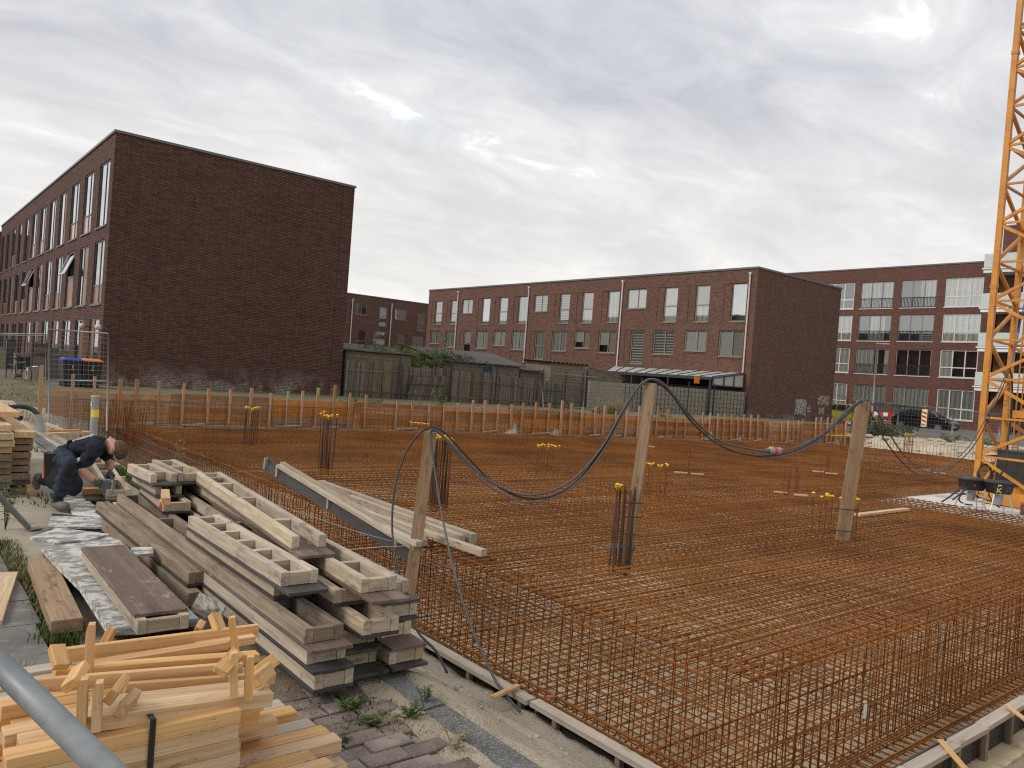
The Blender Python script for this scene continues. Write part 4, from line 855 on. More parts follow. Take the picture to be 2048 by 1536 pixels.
def power_box(px, py, D, label, decal):
    c = at_d(px, py, D); t = thing('power_box', label, 'distribution box', (c.x, c.y, -.51)); e1 = V((RT.x, RT.y, 0)).normalized(); e2 = V((-e1.y, e1.x, 0)); z0 = c.z
    P = lambda u, v, z: c+e1*u+e2*v+Z*(z)
    b = MB(); b.add([P(-.19, -.13, -.12), P(.19, -.13, -.12), P(.19, .13, -.12), P(-.19, .13, -.12), P(-.225, -.16, .09), P(.225, -.16, .09), P(.225, .16, .09), P(-.225, .16, .09)], [(3, 2, 1, 0), (0, 1, 5, 4), (1, 2, 6, 5), (2, 3, 7, 6), (3, 0, 4, 7), (4, 5, 6, 7)]); b.build('housing', 'plastic_black', t)
    b = MB(); b.add([P(-.25, -.18, .09), P(.25, -.18, .09), P(.25, .18, .09), P(-.25, .18, .09), P(-.24, -.17, .12), P(.24, -.17, .12), P(.2, .13, .15), P(-.2, .13, .15)], [(3, 2, 1, 0), (0, 1, 5, 4), (1, 2, 6, 5), (2, 3, 7, 6), (3, 0, 4, 7), (4, 5, 6, 7)]); b.build('lid', 'plastic_black', t)
    zg = -.52-c.z
    for u in (-1, 1):
        for v_ in (-1, 1): b = MB(); b.tube([P(u*.15, v_*.1, -.12), P(u*.26, v_*.17, zg)], .013, 6); b.build('leg', 'zinc', t)
    b = MB(); b.tube([P(-.23, -.15, zg+.12), P(.23, -.15, zg+.12)], .01, 6); b.tube([P(-.16, -.105, -.13), P(.16, -.105, -.13)], .012, 6); b.build('cross_rail', 'zinc', t)
    b = MB(); b.box(*[q for q in (c.x-.09, c.x+.09, c.y-.05, c.y+.05)], c.z-.36, c.z-.14); b.build('transformer', 'pvc_grey', t)
    def stroke(u0, z0_, u1, z1_, w, mt, nm='marking'):
        f = lambda z: -.131-.03*((z+.12)/.21)-.002
        b = MB(); d = V((u1-u0, z1_-z0_)); L = math.hypot(*d); nx_, nz = -d.y/L*w/2, d.x/L*w/2
        b.quad(P(u0+nx_, f(z0_+nz), z0_+nz), P(u1+nx_, f(z1_+nz), z1_+nz), P(u1-nx_, f(z1_-nz), z1_-nz), P(u0-nx_, f(z0_-nz), z0_-nz)); b.build(nm, mt, t)
    for a in decal: stroke(*a)
    return t
power_box(1944, 968, 16.75, 'black power box on white legs, the left one, with a round red switch', [(-.05, -.01, -.005, -.01, .045, 'red', 'switch')])
power_box(1998, 975, 16.4, 'black power box on white legs marked with a yellow K, the right one', [(-.12, -.10, -.12, .0, .022, 'yellow_paint'), (-.11, -.055, -.04, .0, .02, 'yellow_paint'), (-.10, -.055, -.03, -.10, .02, 'yellow_paint'), (-.11, .03, -.11, .07, .02, 'white'), (-.11, .06, -.04, .06, .02, 'white'), (-.06, .03, -.03, .03, .02, 'red'), (.08, .02, .10, .02, .03, 'blue'), (.13, .02, .15, .02, .03, 'blue'), (.08, -.05, .10, -.05, .03, 'blue'), (.13, -.05, .15, -.05, .03, 'blue')])
t = thing('cable_reel', 'dark red box shaped cable reel at the right edge beside the crane', 'cable reel', at_z(2046, 1030, -.52))
c = org(t); b = MB(); b.box(c.x-.05, c.x+.35, c.y-.45, c.y+.05, -.52, -.26); b.build('body', 'handle_red', t); b = MB(); b.tube(catmull([c+V((-.07, .0, .0)), c+V((-.07, .02, .22)), c+V((-.07, -.2, .27)), c+V((-.07, -.42, .22))]), .012, 6); b.build('handle', 'galv', t)
ORD = ['first', 'second', 'third', 'fourth', 'fifth', 'sixth', 'seventh', 'eighth', 'ninth', 'tenth', 'eleventh', 'twelfth', 'thirteenth', 'fourteenth', 'fifteenth', 'sixteenth']
# ---------------------------------------------------------------- timber shoring along the back
SL = [(3.3, 22.15), (12, 22.15), (35.6, 18.35)]
def on_shore(px, py, off=0):
    a = at_line(px, py, (SL[0][0], SL[0][1]+off), (SL[1][0], SL[1][1]+off))
    if a.x > 12: a = at_line(px, py, (SL[1][0], SL[1][1]+off), (SL[2][0], SL[2][1]+off))
    return a
t = thing('shoring_wall', 'reddish timber shoring of horizontal planks and stakes along the back of the pit', 'shoring', (3.3, 22.15, ZB))
def sy(x): return 22.15 if x < 12 else 22.15-(x-12)*(3.8/23.6)
x = 3.3; bay = 0
while x < 35.5:
    L = rnd.uniform(2.2, 3.4); x2 = min(35.6, x+L)
    if x < 12 < x2: x2 = 12.0
    top = .50+rnd.uniform(-.05, .04); hh = [.17, .19, .17, .18, .2, .2, .2, .2, .2]; z = top; pale = x < 5.6
    for k in range(9):
        h = hh[k]; o = rnd.uniform(-.008, .008)
        timber('plank', (x+.006, sy(x)+.05+o, z-h/2), (x2-.006, sy(x2)+.05+o, z-h/2), .04, h-.008, 'timber_shore_pale' if pale else 'timber_shore', t, up=(0, 0, 1)); z -= h
    x = x2; bay += 1
posts = [(84, 730), (147, 748), (190, 753), (242, 758), (275, 758), (319, 762), (369, 766), (418, 777), (462, 778), (504, 776), (542, 786), (577, 783), (606, 782), (637, 776), (671, 770), (701, 786), (733, 790), (796, 802), (826, 803), (860, 808), (890, 807), (917, 806), (947, 800), (971, 800), (998, 808), (1024, 808), (1047, 806), (1073, 805),
         (1100, 806), (1125, 801), (1144, 806), (1166, 814), (1192, 814), (1210, 812), (1233, 823), (1256, 812), (1280, 812), (1317, 814), (1337, 818), (1355, 833), (1372, 826), (1407, 824), (1421, 826), (1437, 828), (1450, 828), (1464, 829), (1477, 835), (1489, 829), (1503, 830), (1517, 830), (1531, 844), (1541, 846), (1565, 845), (1577, 842), (1588, 842), (1598, 840), (1606, 838), (1633, 835), (1643, 834), (1656, 835), (1665, 836), (1674, 841), (1693, 842), (1712, 843), (1728, 846)]
for i, (px, py) in enumerate(posts):
    p = on_shore(px, py, -.05); w = rnd.choice((.065, .075, .085)) if px < 900 else rnd.choice((.07, .08, .095))
    q = V((p.x+rnd.uniform(-.06, .06), p.y, -1.3)); o = timber('post', q, p, w, .045, 'timber_shore_pale', t, up=(0, 1, 0))
    if px in (577, 637):
        d = (q-p).normalized(); b = MB(); b.beam(p-Z*.0+V((0, -.026, -.10)), p+V((0, -.026, -.22)), .05, .004, up=(0, 1, 0)); b.beam(p+V((0, 0, .003)), p+V((0, 0, -.05)), w+.006, .05, up=(0, 1, 0)); b.build('spray_mark', 'green_spray', t)
for k in range(16):
    x = 5+k*1.9+rnd.uniform(-.5, .5)
    if x < 35: small('offcut', ORD[k]+' timber scrap from the left along the foot of the orange shoring', (x, sy(x)-.3, ZM+.02), (x+rnd.uniform(.3, .8), sy(x)-.35+rnd.uniform(-.15, .15), ZM+.05), .1, .03, 'timber_rail', 'offcut', group='scraps along the shoring')
tag(MB().box(4.4, 35, 0, .55, 0, 0).build('tmp', 'concrete'), kind='structure'); bpy.data.objects.remove(bpy.data.objects['tmp'])
b = MB(); b.add([(4.4, 21.42, ZM-.05), (12, 21.42, ZM-.05), (35.2, 17.70, ZM-.05), (35.2, 18.3, ZM-.02), (12, 22.1, ZM-.02), (4.4, 22.1, ZM-.02)], [(0, 1, 4, 5), (1, 2, 3, 4)]); tag(b.build('gravel_strip', 'soil_dry'), kind='structure')

# ---------------------------------------------------------------- gardens between the rows
GA, GB = V((15.95, 31.18, 0)), V((41.15, 27.66, 0)); GD = (GB-GA).normalized(); GN = V((-GD.y, GD.x, 0))     # GN points away from the pit
def G_(s_, off, z): return GA+GD*s_+GN*off+Z*z
def onG(px, py, off=0): a = GA+GN*off; c = GB+GN*off; return at_line(px, py, (a.x, a.y), (c.x, c.y))
def gs(px, py, off=0): return (onG(px, py, off)-GA).dot(GD)
LEN = (GB-GA).length
wf = thing('wire_fence', 'dark welded wire fence with steel posts in front of the gardens', 'fence', GA)
s_ = .25
PX = [691, 799, 903, 994, 1087, 1133, 1167, 1285, 1380, 1432]
for px in PX:
    k = gs(px, 745, -.18); b = MB(); w = .045 if px not in (799, 903, 1133, 1167) else .06; b.beam(G_(k, -.18, .0), G_(k, -.18, 2.1), w, w, up=GD); b.build('post', 'navy_post', wf)
b = MB(); z = .12
while z < 2.0: b.bar(G_(.2, -.2, z), G_(gs(1250, 800, -.2), -.2, z), .006); z += .2
k = .2
while k < gs(1250, 800, -.2): b.bar(G_(k, -.2, .1), G_(k, -.2, 2.02), .0035, n=3); k += .1
b.build('mesh', 'steel_black', wf, kind='stuff')
b = MB(); k = gs(1250, 800, -.2)
while k < LEN: b.bar(G_(k, -.17, .1), G_(k, -.17, 1.75), .016); k += .29
z = .2
while z < 1.8: b.bar(G_(gs(1250, 800, -.2), -.17, z), G_(LEN, -.17, z), .014); z += .26
b.build('trellis', 'steel_black', wf, kind='stuff')
def slat_panel(s0, s1, h, off, label, lean=0, mat='timber_grey', w=.085, gaps=.0):
    t = thing('garden_fence_panel', label, 'fence', G_((s0+s1)/2, off, .05), 'weathered fence panels behind the wire'); L = s1-s0; k = s0; r = random.Random(int(s0*100))
    while k < s1-.02:
        ww = w*r.uniform(.8, 1.15); hh = h*r.uniform(.95, 1.03); zb = .05+r.uniform(0, .06)
        if r.random() > gaps:
            m = timber('slat', G_(k+ww/2, off+r.uniform(-.012, .012), zb), G_(k+ww/2+lean*hh, off+abs(lean)*.25+r.uniform(-.01, .01), zb+hh), ww-.012, .016, mat, t, up=GN)
        k += ww
    for z in (.45, h-.35): timber('rail', G_(s0, off-.025, z), G_(s1, off-.025, z), .03, .05, mat, t, up=Z)
    return t
q = 0.1; labs = ['first grey slatted fence panel beside the gable wall', 'second grey slatted fence panel from the gable wall', 'fallen and leaning slat panel with a cross brace', 'grey slatted panel right of the leaning one', 'grey slatted panel below the blue tarp on the shed', 'grey slatted panel with gaps left of the shed with corrugated roof', 'last grey slatted panel before the plank shed']
edges = [gs(p, 760) for p in (690, 766, 803, 905, 990, 1048, 1085, 1128)]
slat_panel(.1, edges[1], 1.75, .1, labs[0]); slat_panel(edges[1]+.03, edges[2], 1.8, .12, labs[1])
slat_panel(edges[2]+.3, edges[3]-.4, 1.3, .05, labs[2], lean=.28, w=.12, gaps=.12)
slat_panel(edges[2]+.0, edges[3]-.1, 1.7, .30, 'grey slatted panel standing behind the leaning one')
slat_panel(edges[3]+.05, edges[4], 1.62, .1, labs[3]); slat_panel(edges[4]+.03, edges[5], 1.55, .1, labs[4]); slat_panel(edges[5]+.03, edges[6], 1.5, .12, labs[5], gaps=.15); slat_panel(edges[6]+.1, edges[7], 1.4, .1, labs[6])
# stone basket wall on the right part
t = thing('garden_wall', 'grey brown block wall behind the square trellis next to the house end', 'wall', G_(20, .1, 0)); b = MB(); s0 = gs(1180, 780); b.prism([G_(s0, .05, .0), G_(LEN-.05, .05, .0), G_(LEN-.05, .2, .0), G_(s0, .2, .0)], (0, 0, 1.72)); b.build('wall', 'hedge_block', t)
# sheds
def shed(label, pxl, pxr, off, depth, zt, zt2, mat='siding', roofmat='roof_felt', side=1, door=None, over=.25, zr=None):
    s0, s1 = gs(pxl, 720, off), gs(pxr, 720, off); t = thing('shed', label, 'shed', G_((s0+s1)/2, off, .1)); b = MB()
    zr = zt2 if zr is None else zr
    vs = [G_(s0, off, .1), G_(s1, off, .1), G_(s1, off+depth, .1), G_(s0, off+depth, .1), G_(s0, off, zt), G_(s1, off, zr if side < 0 else zt), G_(s1, off+depth, zt2 if side > 0 else zr), G_(s0, off+depth, zt2)]
    b.add(vs, [(0, 1, 5, 4), (1, 2, 6, 5), (2, 3, 7, 6), (3, 0, 4, 7)]); b.build('wall', mat, t)
    z = .2
    while z < min(zt, zr)-.02: q = MB(); q.beam(G_(s0, off-.012, z), G_(s1, off-.012, z), .022, .125, up=Z); q.build('siding_board', mat, t); z += .14
    b = MB(); o = over; b.prism([G_(s0-o, off-o, vs[4].z+.02), G_(s1+o, off-o, vs[5].z+.02), G_(s1+o, off+depth+o, vs[6].z+.02), G_(s0-o, off+depth+o, vs[7].z+.02)], (0, 0, .07)); b.build('roof', roofmat, t)
    if door:
        a, c, z0, z1 = door; a, c = gs(a, 730, off), gs(c, 730, off); b = MB(); b.prism([G_(a, off-.03, z0), G_(c, off-.03, z0), G_(c, off-.03, z1), G_(a, off-.03, z1)], -GN*.02); w = b.build('window', 'frame_beige', t)
        b = MB(); b.prism([G_(a+.08, off-.055, z0+.08), G_(c-.08, off-.055, z0+.08), G_(c-.08, off-.055, z1-.08), G_(a+.08, off-.055, z1-.08)], -GN*.004); b.build('pane', 'tarp_teal', w)  # this framed sheet is a dark blue tarp
    return t
shed('low shed with a long flat felt roof right beside the gable wall', 690, 822, .9, 3.6, 2.25, 2.6)
shed('weathered board shed with a blue tarp and sloping felt roof', 878, 1040, 1.3, 3.2, 2.12, 2.75, door=(962, 988, 1.55, 2.1))
shed('lower lean-to of grey boards joined to the right of the shed with the blue tarp', 1042, 1088, 1.5, 2.6, 1.95, 2.2)
t3 = shed('tall plank shed with a corrugated sheet roof near the wire fence', 1102, 1172, .7, 2.4, 2.45, 2.5, roofmat='vine_brown', over=.12)
s0, s1 = gs(1098, 720, .55), gs(1178, 720, .55); b = MB(); n_ = 40
for i in range(n_):
    a, c = s0+(s1-s0)*i/n_, s0+(s1-s0)*(i+1)/n_; za, zc = 2.56+.035*math.sin(i*1.57), 2.56+.035*math.sin((i+1)*1.57); b.quad(G_(a, .5, za), G_(c, .5, zc), G_(c, 3.2, zc+.08), G_(a, 3.2, za+.08)); b.quad(G_(a, .5, za-.02), G_(a, 3.2, za+.06), G_(c, 3.2, zc+.06), G_(c, .5, zc-.02))
b.build('corrugated_sheet', 'rust_dark', t3)
t = thing('garden_wall', 'high brick garden wall sloping down right of the corrugated roof', 'wall', G_(15, 1, 0)); s0, s1 = gs(1176, 740, 1.), gs(1246, 740, 1.)
b = MB(); b.prism([G_(s0, 1., .0), G_(s1, 1., .0), G_(s1, 1., 1.95), G_(s0, 1., 2.45)], GN*.12); b.build('wall', 'brick_garden', t); b = MB(); b.prism([G_(s0, .97, 2.45), G_(s1, .97, 1.95), G_(s1, .97, 2.0), G_(s0, .97, 2.5)], GN*.18); b.build('coping', 'coping', t)
# garden roof against the middle row
t = thing('garden_canopy', 'dark framed garden canopy with a pale ribbed roof against the house', 'canopy', (38.2, 27.9, 0))
ya, yb2 = 27.95, 38.9; b = MB(); b.add([(38.0, ya, 2.45), (38.0, yb2-2.4, 2.45), (41.15, yb2, 2.86), (41.15, ya, 2.86), (38.0, ya, 2.49), (38.0, yb2-2.4, 2.49), (41.15, yb2, 2.9), (41.15, ya, 2.9)], [(3, 2, 1, 0), (4, 5, 6, 7), (0, 1, 5, 4), (1, 2, 6, 5), (2, 3, 7, 6), (3, 0, 4, 7)]); b.build('roof', 'poly_sheet', t)
for i in range(11):
    f = i/10; b = MB(); b.beam((37.97, ya+(yb2-2.4-ya)*f, 2.51), (41.15, ya+(yb2-ya)*f, 2.92), .045, .04); b.build('rafter', 'anthracite', t)
b = MB(); b.box(37.9, 38.0, ya, yb2-2.4, 2.30, 2.48); b.build('gutter_beam', 'anthracite', t)
for y in (ya+.1, 31.2, 34.2, yb2-2.5): MB().box(37.92, 38.02, y-.05, y+.05, 0, 2.3).build('post', 'anthracite', t)
b = MB(); b.add([(38.0, ya-.02, 2.0), (41.15, ya-.02, 2.0), (41.15, ya-.02, 2.82), (38.0, ya-.02, 2.42)], [(0, 1, 2, 3)]); b.build('end_pane', 'poly_sheet', t)
for p, q_ in (((38, 2.42), (41.15, 2.84)), ((38, 2.0), (41.15, 2.0)), ((38.03, 2), (38.03, 2.42)), ((39.1, 2), (39.1, 2.55)), ((40.1, 2), (40.1, 2.68)), ((41.1, 2), (41.1, 2.8))): b = MB(); b.beam((p[0], ya-.05, p[1]), (q_[0], ya-.05, q_[1]), .05, .07); b.build('end_bar', 'anthracite', t)
b = MB(); b.box(38.6, 41.1, ya+.3, yb2-3, .05, 1.9); tag(b.build('canopy_dark_box', 'room_dark'), 'near-black box filling the space under the canopy', 'cover')  # plain near-black box below the canopy roof
c = onG(1394, 760, .1); b = MB(); b.box(c.x-.22, c.x+.22, c.y-.02, c.y+.02, c.z-.2, c.z+.2); tag(b.build('orange_notice', 'lid_orange'), 'small orange notice board above the trellis under the canopy', 'sign')
# soil ridge bits and galvanised site panels in front of the gardens
def heras(pts, label, mesh=.1, group=None, mid=None, wire=.0022, lab2=None):
    """pts: bottom-left, bottom-right, top-right, top-left corners in the world"""
    bl, br, tr, tl = [V(p) for p in pts]; t = thing('site_fence_panel', label, 'fence panel', (bl+br)/2, group)
    for a, c in ((bl, tl), (br, tr)): b = MB(); b.tube([a, c], .021, 7); b.build('upright', 'galv', t, smooth=True)
    b = MB(); b.tube([tl, tr], .019, 7); b.build('top_rail', 'galv', t, smooth=True)
    for f in (mid or (.04,)): b = MB(); b.tube([bl+(tl-bl)*f, br+(tr-br)*f], .017, 7); b.build('cross_rail', 'galv', t, smooth=True)
    b = MB(); W_ = (br-bl).length; H_ = (tl-bl).length; n1 = int(W_/mesh); n2 = int(H_/(mesh*1.0)) if mesh < .15 else int(H_/mesh)
    for i in range(1, n1): f = i/n1; b.bar(bl+(br-bl)*f+(tl-bl)*.05, tl+(tr-tl)*f, wire, n=3)
    for j in range(1, n2): f = j/n2; b.bar(bl+(tl-bl)*f, br+(tr-br)*f, wire, n=3)
    b.build('wire_mesh', 'galv', t, kind='stuff'); return t
heras([at_d(97, 866, 18), at_d(214, 862, 18), at_d(217, 667, 18), at_d(99, 659, 18)], 'narrow wire mesh site fence panel standing before the shoring left end', .11, mid=(.51,), wire=.003)
heras([at_d(-60, 775, 29), at_d(92, 780, 29), at_d(92, 668, 29), at_d(-60, 666, 29)], 'wide site fence panel in the street at the left edge', .16, mid=(.05, .97), wire=.003)
p0 = onG(1087, 815, -.5); p1 = onG(1080, 745, -.5); p2 = onG(1198, 755, -.5); p3 = onG(1195, 822, -.5)
heras([p0, p3, p2, p1], 'galvanised site fence panel leaning before the plank shed', .16, mid=(.06,))
# ---------------------------------------------------------------- street at the left
def wheelie(px, lid, label):
    c = at_y(px, 742, 29.4); c = V((c.x, 29.4, .15)); t = thing('wheelie_bin', label, 'bin', c, 'wheelie bins by the house')
    b = MB(); w, d, h = .29, .32, .93; b.add([c+V((-w*.8, -d*.75, .06)), c+V((w*.8, -d*.75, .06)), c+V((w*.8, d*.75, .06)), c+V((-w*.8, d*.75, .06)), c+V((-w, -d, h)), c+V((w, -d, h)), c+V((w, d, h)), c+V((-w, d, h))], [(3, 2, 1, 0), (0, 1, 5, 4), (1, 2, 6, 5), (2, 3, 7, 6), (3, 0, 4, 7), (4, 5, 6, 7)]); b.build('body', 'plastic_black', t)
    b = MB(); b.box(c.x-w-.02, c.x+w+.02, c.y-d-.03, c.y+d+.03, c.z+h, c.z+h+.04); b.add([c+V((-w, -d, h+.04)), c+V((w, -d, h+.04)), c+V((w, d, h+.04)), c+V((-w, d, h+.04)), c+V((-w*.75, -d*.6, h+.09)), c+V((w*.75, -d*.6, h+.09)), c+V((w*.75, d*.8, h+.09)), c+V((-w*.75, d*.8, h+.09))], [(0, 1, 5, 4), (1, 2, 6, 5), (2, 3, 7, 6), (3, 0, 4, 7), (4, 5, 6, 7)]); b.build('lid', lid, t)
    for s_ in (-1, 1): b = MB(); b.tube([c+V((s_*.2, d*.7, .1)), c+V((s_*.26, d*.7, .1))], .1, 12); b.build('wheel', 'tyre', t)
    b = MB()
    for (x, z, w_, h_) in ((0, .72, .022, .09), (.02, .76, .05, .02), (0, .63, .11, .018)): b.box(c.x+x-w_/2, c.x+x+w_/2, c.y-d*.95-.006+ (0.02 if z<.7 else .0)-.02, c.y-d*.95-.004-.02+(0.02 if z<.7 else .0), c.z+z-h_/2, c.z+z+h_/2)
    b.build('emblem', 'zinc', t)
wheelie(141, 'lid_blue', 'black wheelie bin with a blue lid'); wheelie(181, 'lid_orange', 'black wheelie bin with an orange lid')
def boards(name, label, x0, x1, y, z0, z1, nb, mat, cat='fence'):
    t = thing(name, label, cat, ((x0+x1)/2, y, z0))
    for k in range(nb): h = (z1-z0)/nb; timber('board', (x0, y, z0+h*(k+.5)), (x1, y, z0+h*(k+.5)), .025, h-.012, mat, t, up=Z)
    for x in (x0+.04, x1-.04): timber('post', (x, y+.05, z0-.05), (x, y+.05, z1+.05), .07, .07, mat, t, up=(0, 1, 0))
a, c = at_y(66, 745, 36), at_y(92, 745, 36); boards('garden_screen', 'pale board screen by the parked bicycle', a.x, c.x, 36, .1, 1.55, 8, 'timber_grey')
a, c = at_y(118, 715, 34.5), at_y(140, 715, 34.5); boards('garden_screen', 'low board screen behind the blue lidded bin', a.x, c.x, 34.5, .1, 1.35, 7, 'timber_old')
a, c = at_y(101, 700, 33), at_y(119, 700, 33); t = thing('meter_cabinet', 'tall dark grey cabinet left of the bins', 'cabinet', (a.x, 33, .1)); MB().box(a.x, c.x, 33, 33.5, .05, 1.42).build('body', 'anthracite', t); MB().box(a.x+.02, c.x-.02, 32.98, 33, .15, 1.3).build('door', 'frame_dark', t)
a, c = at_y(13, 700, 44), at_y(31, 700, 44); t = thing('meter_cabinet', 'dark grey cabinet near the left edge behind the bicycle', 'cabinet', (a.x, 44, .1)); MB().box(a.x, c.x, 44, 44.4, .05, 1.6).build('body', 'anthracite', t); MB().box(a.x+.04, c.x-.04, 43.98, 44, .2, 1.5).build('door', 'frame_dark', t)
a, c = at_y(-20, 720, 43), at_y(12, 720, 43); t = thing('planter', 'grey block planter at the left edge', 'planter', (a.x, 43, .05)); MB().box(a.x, c.x, 43, 43.6, .05, 1.2).build('trough', 'hedge_block', t); MB().box(a.x+.05, c.x-.05, 43.05, 43.55, 1.2, 1.25).build('soil_bed', 'soil', t)
a, c = at_y(54, 765, 33.5), at_y(82, 765, 33.5); t = thing('planter', 'rough concrete planter with a white cloth on top near the bicycle', 'planter', (a.x, 33.5, .05)); MB().box(a.x, c.x, 33.5, 34.1, .0, .62).build('trough', 'hedge_block', t); MB().box(a.x+.06, c.x-.06, 33.56, 34.04, .62, .66).build('soil_bed', 'soil', t)
b = MB(); cc = at_y(72, 740, 33.7)
for k in range(9): b.ell(cc+V((rnd.uniform(-.25, .25), rnd.uniform(-.1, .1), rnd.uniform(-.05, .1))), .13, .08, .06, 8, 6)
tag(b.build('white_cloth', 'white', smooth=True), 'crumpled white cloth lying on the concrete planter', 'cloth')
a, c = at_y(30, 715, 36.5), at_y(66, 715, 36.5); t = thing('garden_bench', 'dark cargo shelf with black bags behind the bicycle', 'shelf', (a.x, 36.5, .05)); MB().box(a.x, c.x, 36.5, 37, 1.02, 1.08).build('top', 'timber_old', t)
for x in (a.x+.05, c.x-.05): MB().box(x-.03, x+.03, 36.55, 36.95, .05, 1.02).build('leg', 'timber_old', t)
MB().box(a.x+.08, c.x-.08, 36.6, 36.9, .45, .95).build('bag', 'plastic_black', t)
def bicycle(c, d, label, s=1.0):
    c = V(c); d = V(d).normalized(); t = thing('bicycle', label, 'bicycle', c); P = lambda u, z: c+d*u*s+Z*z*s
    for u in (-.52, .52):
        b = MB(); b.tube([P(u+.33*math.cos(a), .34+.33*math.sin(a)) for a in [i/20*2*math.pi for i in range(21)]], .018, 6, False)
        w = b.build('wheel', 'tyre', t); b = MB()
        for k in range(10): a = k/10*2*math.pi; b.bar(P(u, .34), P(u+.32*math.cos(a), .34+.32*math.sin(a)), .002, n=3)
        b.build('spokes', 'galv', w)
    b = MB()
    for p, q in (((-.52, .34), (-.08, .30)), ((-.08, .30), (-.2, .82)), ((-.2, .74), (.36, .78)), ((-.08, .30), (.38, .62)), ((-.52, .34), (-.18, .72)), ((.52, .34), (.36, .86))): b.bar(P(*p), P(*q), .016, n=6)
    b.build('frame', 'frame_dark', t); b = MB(); sd_ = d.cross(Z); b.tube([P(.36, .86), P(.33, 1.0)], .014, 6); b.tube([P(.25, 1.04)-sd_*.28, P(.33, 1.02), P(.25, 1.04)+sd_*.28], .013, 6); b.build('handlebar', 'frame_dark', t)
    b = MB(); b.ell(P(-.24, .9), .12*s, .08*s, .035*s, 10, 6); b.build('saddle', 'plastic_black', t, smooth=True)
    b = MB(); b.bar(P(-.75, .68), P(-.25, .68), .02); b.tube([P(-.08, .3)-sd_*.1, P(-.08, .3)+sd_*.1], .07, 8); b.build('carrier', 'frame_dark', t)
bicycle(at_z(36, 768, .05), (.35, -.94, 0), 'grey bicycle parked by the left street edge')
# ---------------------------------------------------------------- street at the right
def car(px, py, X, zg, label, mat, L=4.2, flip=1):
    p = at_x(px, py, X); t = thing('parked_car', label, 'car', (X, p.y, zg)); c = V((X, p.y, zg)); P = lambda u, v_, z: c+V((v_, -u*flip, z))     # u forward (to the right)
    side = [(-2.05, .30), (-2.08, .62), (-2.0, .92), (-1.72, 1.10), (-1.35, 1.42), (-.8, 1.53), (.1, 1.55), (.55, 1.48), (1.15, 1.08), (1.85, .90), (2.08, .68), (2.1, .36), (1.9, .22), (-1.9, .22)]; k = L/4.2; hw = .88
    b = MB(); n_ = len(side); vs = []
    for v_, fz in ((-hw, 1), (hw, 1)):
        for u, z in side: ins = .0 if z < 1.0 else .20*(z-1.0)/.5; vs.append(P(u*k, v_-math.copysign(ins, v_), z))
    fs = [tuple(range(n_)), tuple(range(n_, 2*n_))[::-1]]+[(i, n_+i, n_+(i+1) % n_, (i+1) % n_) for i in range(n_)]
    b.add(vs, fs); body = b.build('body', mat, t)
    def glassp(us, nm):
        for sg in (-1, 1):
            b = MB(); b.add([P(u*k, sg*(hw+.006-(.20*(z-1.0)/.5 if z > 1 else 0)), z) for u, z in us], [tuple(range(len(us)))]); b.build(nm, 'glass_dark', t)
    glassp([(-1.55, 1.08), (-.75, 1.06), (-.75, 1.47), (-1.1, 1.44)], 'rear_window'); glassp([(-.68, 1.06), (.05, 1.05), (.05, 1.49), (-.68, 1.48)], 'door_window'); glassp([(.12, 1.05), (.95, 1.06), (.5, 1.43), (.12, 1.49)], 'door_window')
    b = MB(); b.add([P(.58*k, -.62, 1.475), P(.58*k, .62, 1.475), P(1.13*k, .78, 1.10), P(1.13*k, -.78, 1.10)], [(0, 1, 2, 3)])
    for i, v_ in enumerate(b.v): b.v[i] = (v_[0], v_[1], v_[2]+.012)
    b.build('windscreen', 'glass_dark', t)
    for u in (-1.32, 1.3):
        for sg in (-1, 1):
            b = MB(); b.tube([P(u*k, sg*.68, .32), P(u*k, sg*.90, .32)], .325, 20); w = b.build('wheel', 'tyre', t); b = MB(); b.tube([P(u*k, sg*.895, .32), P(u*k, sg*.912, .32)], .21, 16); b.build('rim', 'rim', w)
            b = MB()
            for a in range(5): th = a/5*2*math.pi; b.beam(P(u*k+.05*math.cos(th), sg*.915, .32+.05*math.sin(th)), P(u*k+.2*math.cos(th+.12), sg*.915, .32+.2*math.sin(th+.12)), .05, .01)
            b.build('spokes', 'plastic_black', w)
    for sg in (-1, 1): b = MB(); b.prism([P(1.75*k, sg*.87, .80), P(2.0*k, sg*.80, .70), P(1.98*k, sg*.80, .80), P(1.78*k, sg*.86, .87)], P(0, sg*.02, 0)-P(0, 0, 0)); b.build('headlight', 'white', t); b = MB(); b.box(*sorted((P(.75*k, sg*.9, 0).x, P(.75*k, sg*1.04, 0).x)), *sorted((P(.68*k, 0, 0).y, P(.82*k, 0, 0).y)), zg+1.02, zg+1.13); b.build('mirror', mat, t)
    b = MB(); b.add([P(2.105*k, -.26, .52), P(2.105*k, .26, .52), P(2.105*k, .26, .40), P(2.105*k, -.26, .40)], [(0, 1, 2, 3)]); b.build('number_plate', 'yellow_paint', t)
    return t
plain('glass_dark', (.02, .022, .025), .05, .9)
car(1849, 850, 60.5, -.13, 'black hatchback parked in front of the apartment block', 'car_black')
car(1697, 850, 60.5, -.13, 'yellow car half hidden behind the house end', 'car_yellow', 4.0)
t = thing('lamp_post', 'tall grey street lamp post before the apartment block', 'lamp post', at_x(1742, 850, 58)); a = at_x(1742, 850, 58); c = at_x(1754, 684, 58)
b = MB(); b.tube([a, a+(c-a)*.45, c], [.085, .07, .05], 8); b.build('pole', 'zinc', t, smooth=True); b = MB(); b.beam(c+V((0, 0, -.1)), c+V((-.1, -1.0, -.14)), .14, .08); b.build('lamp_head', 'zinc', t)
fx = 53.0
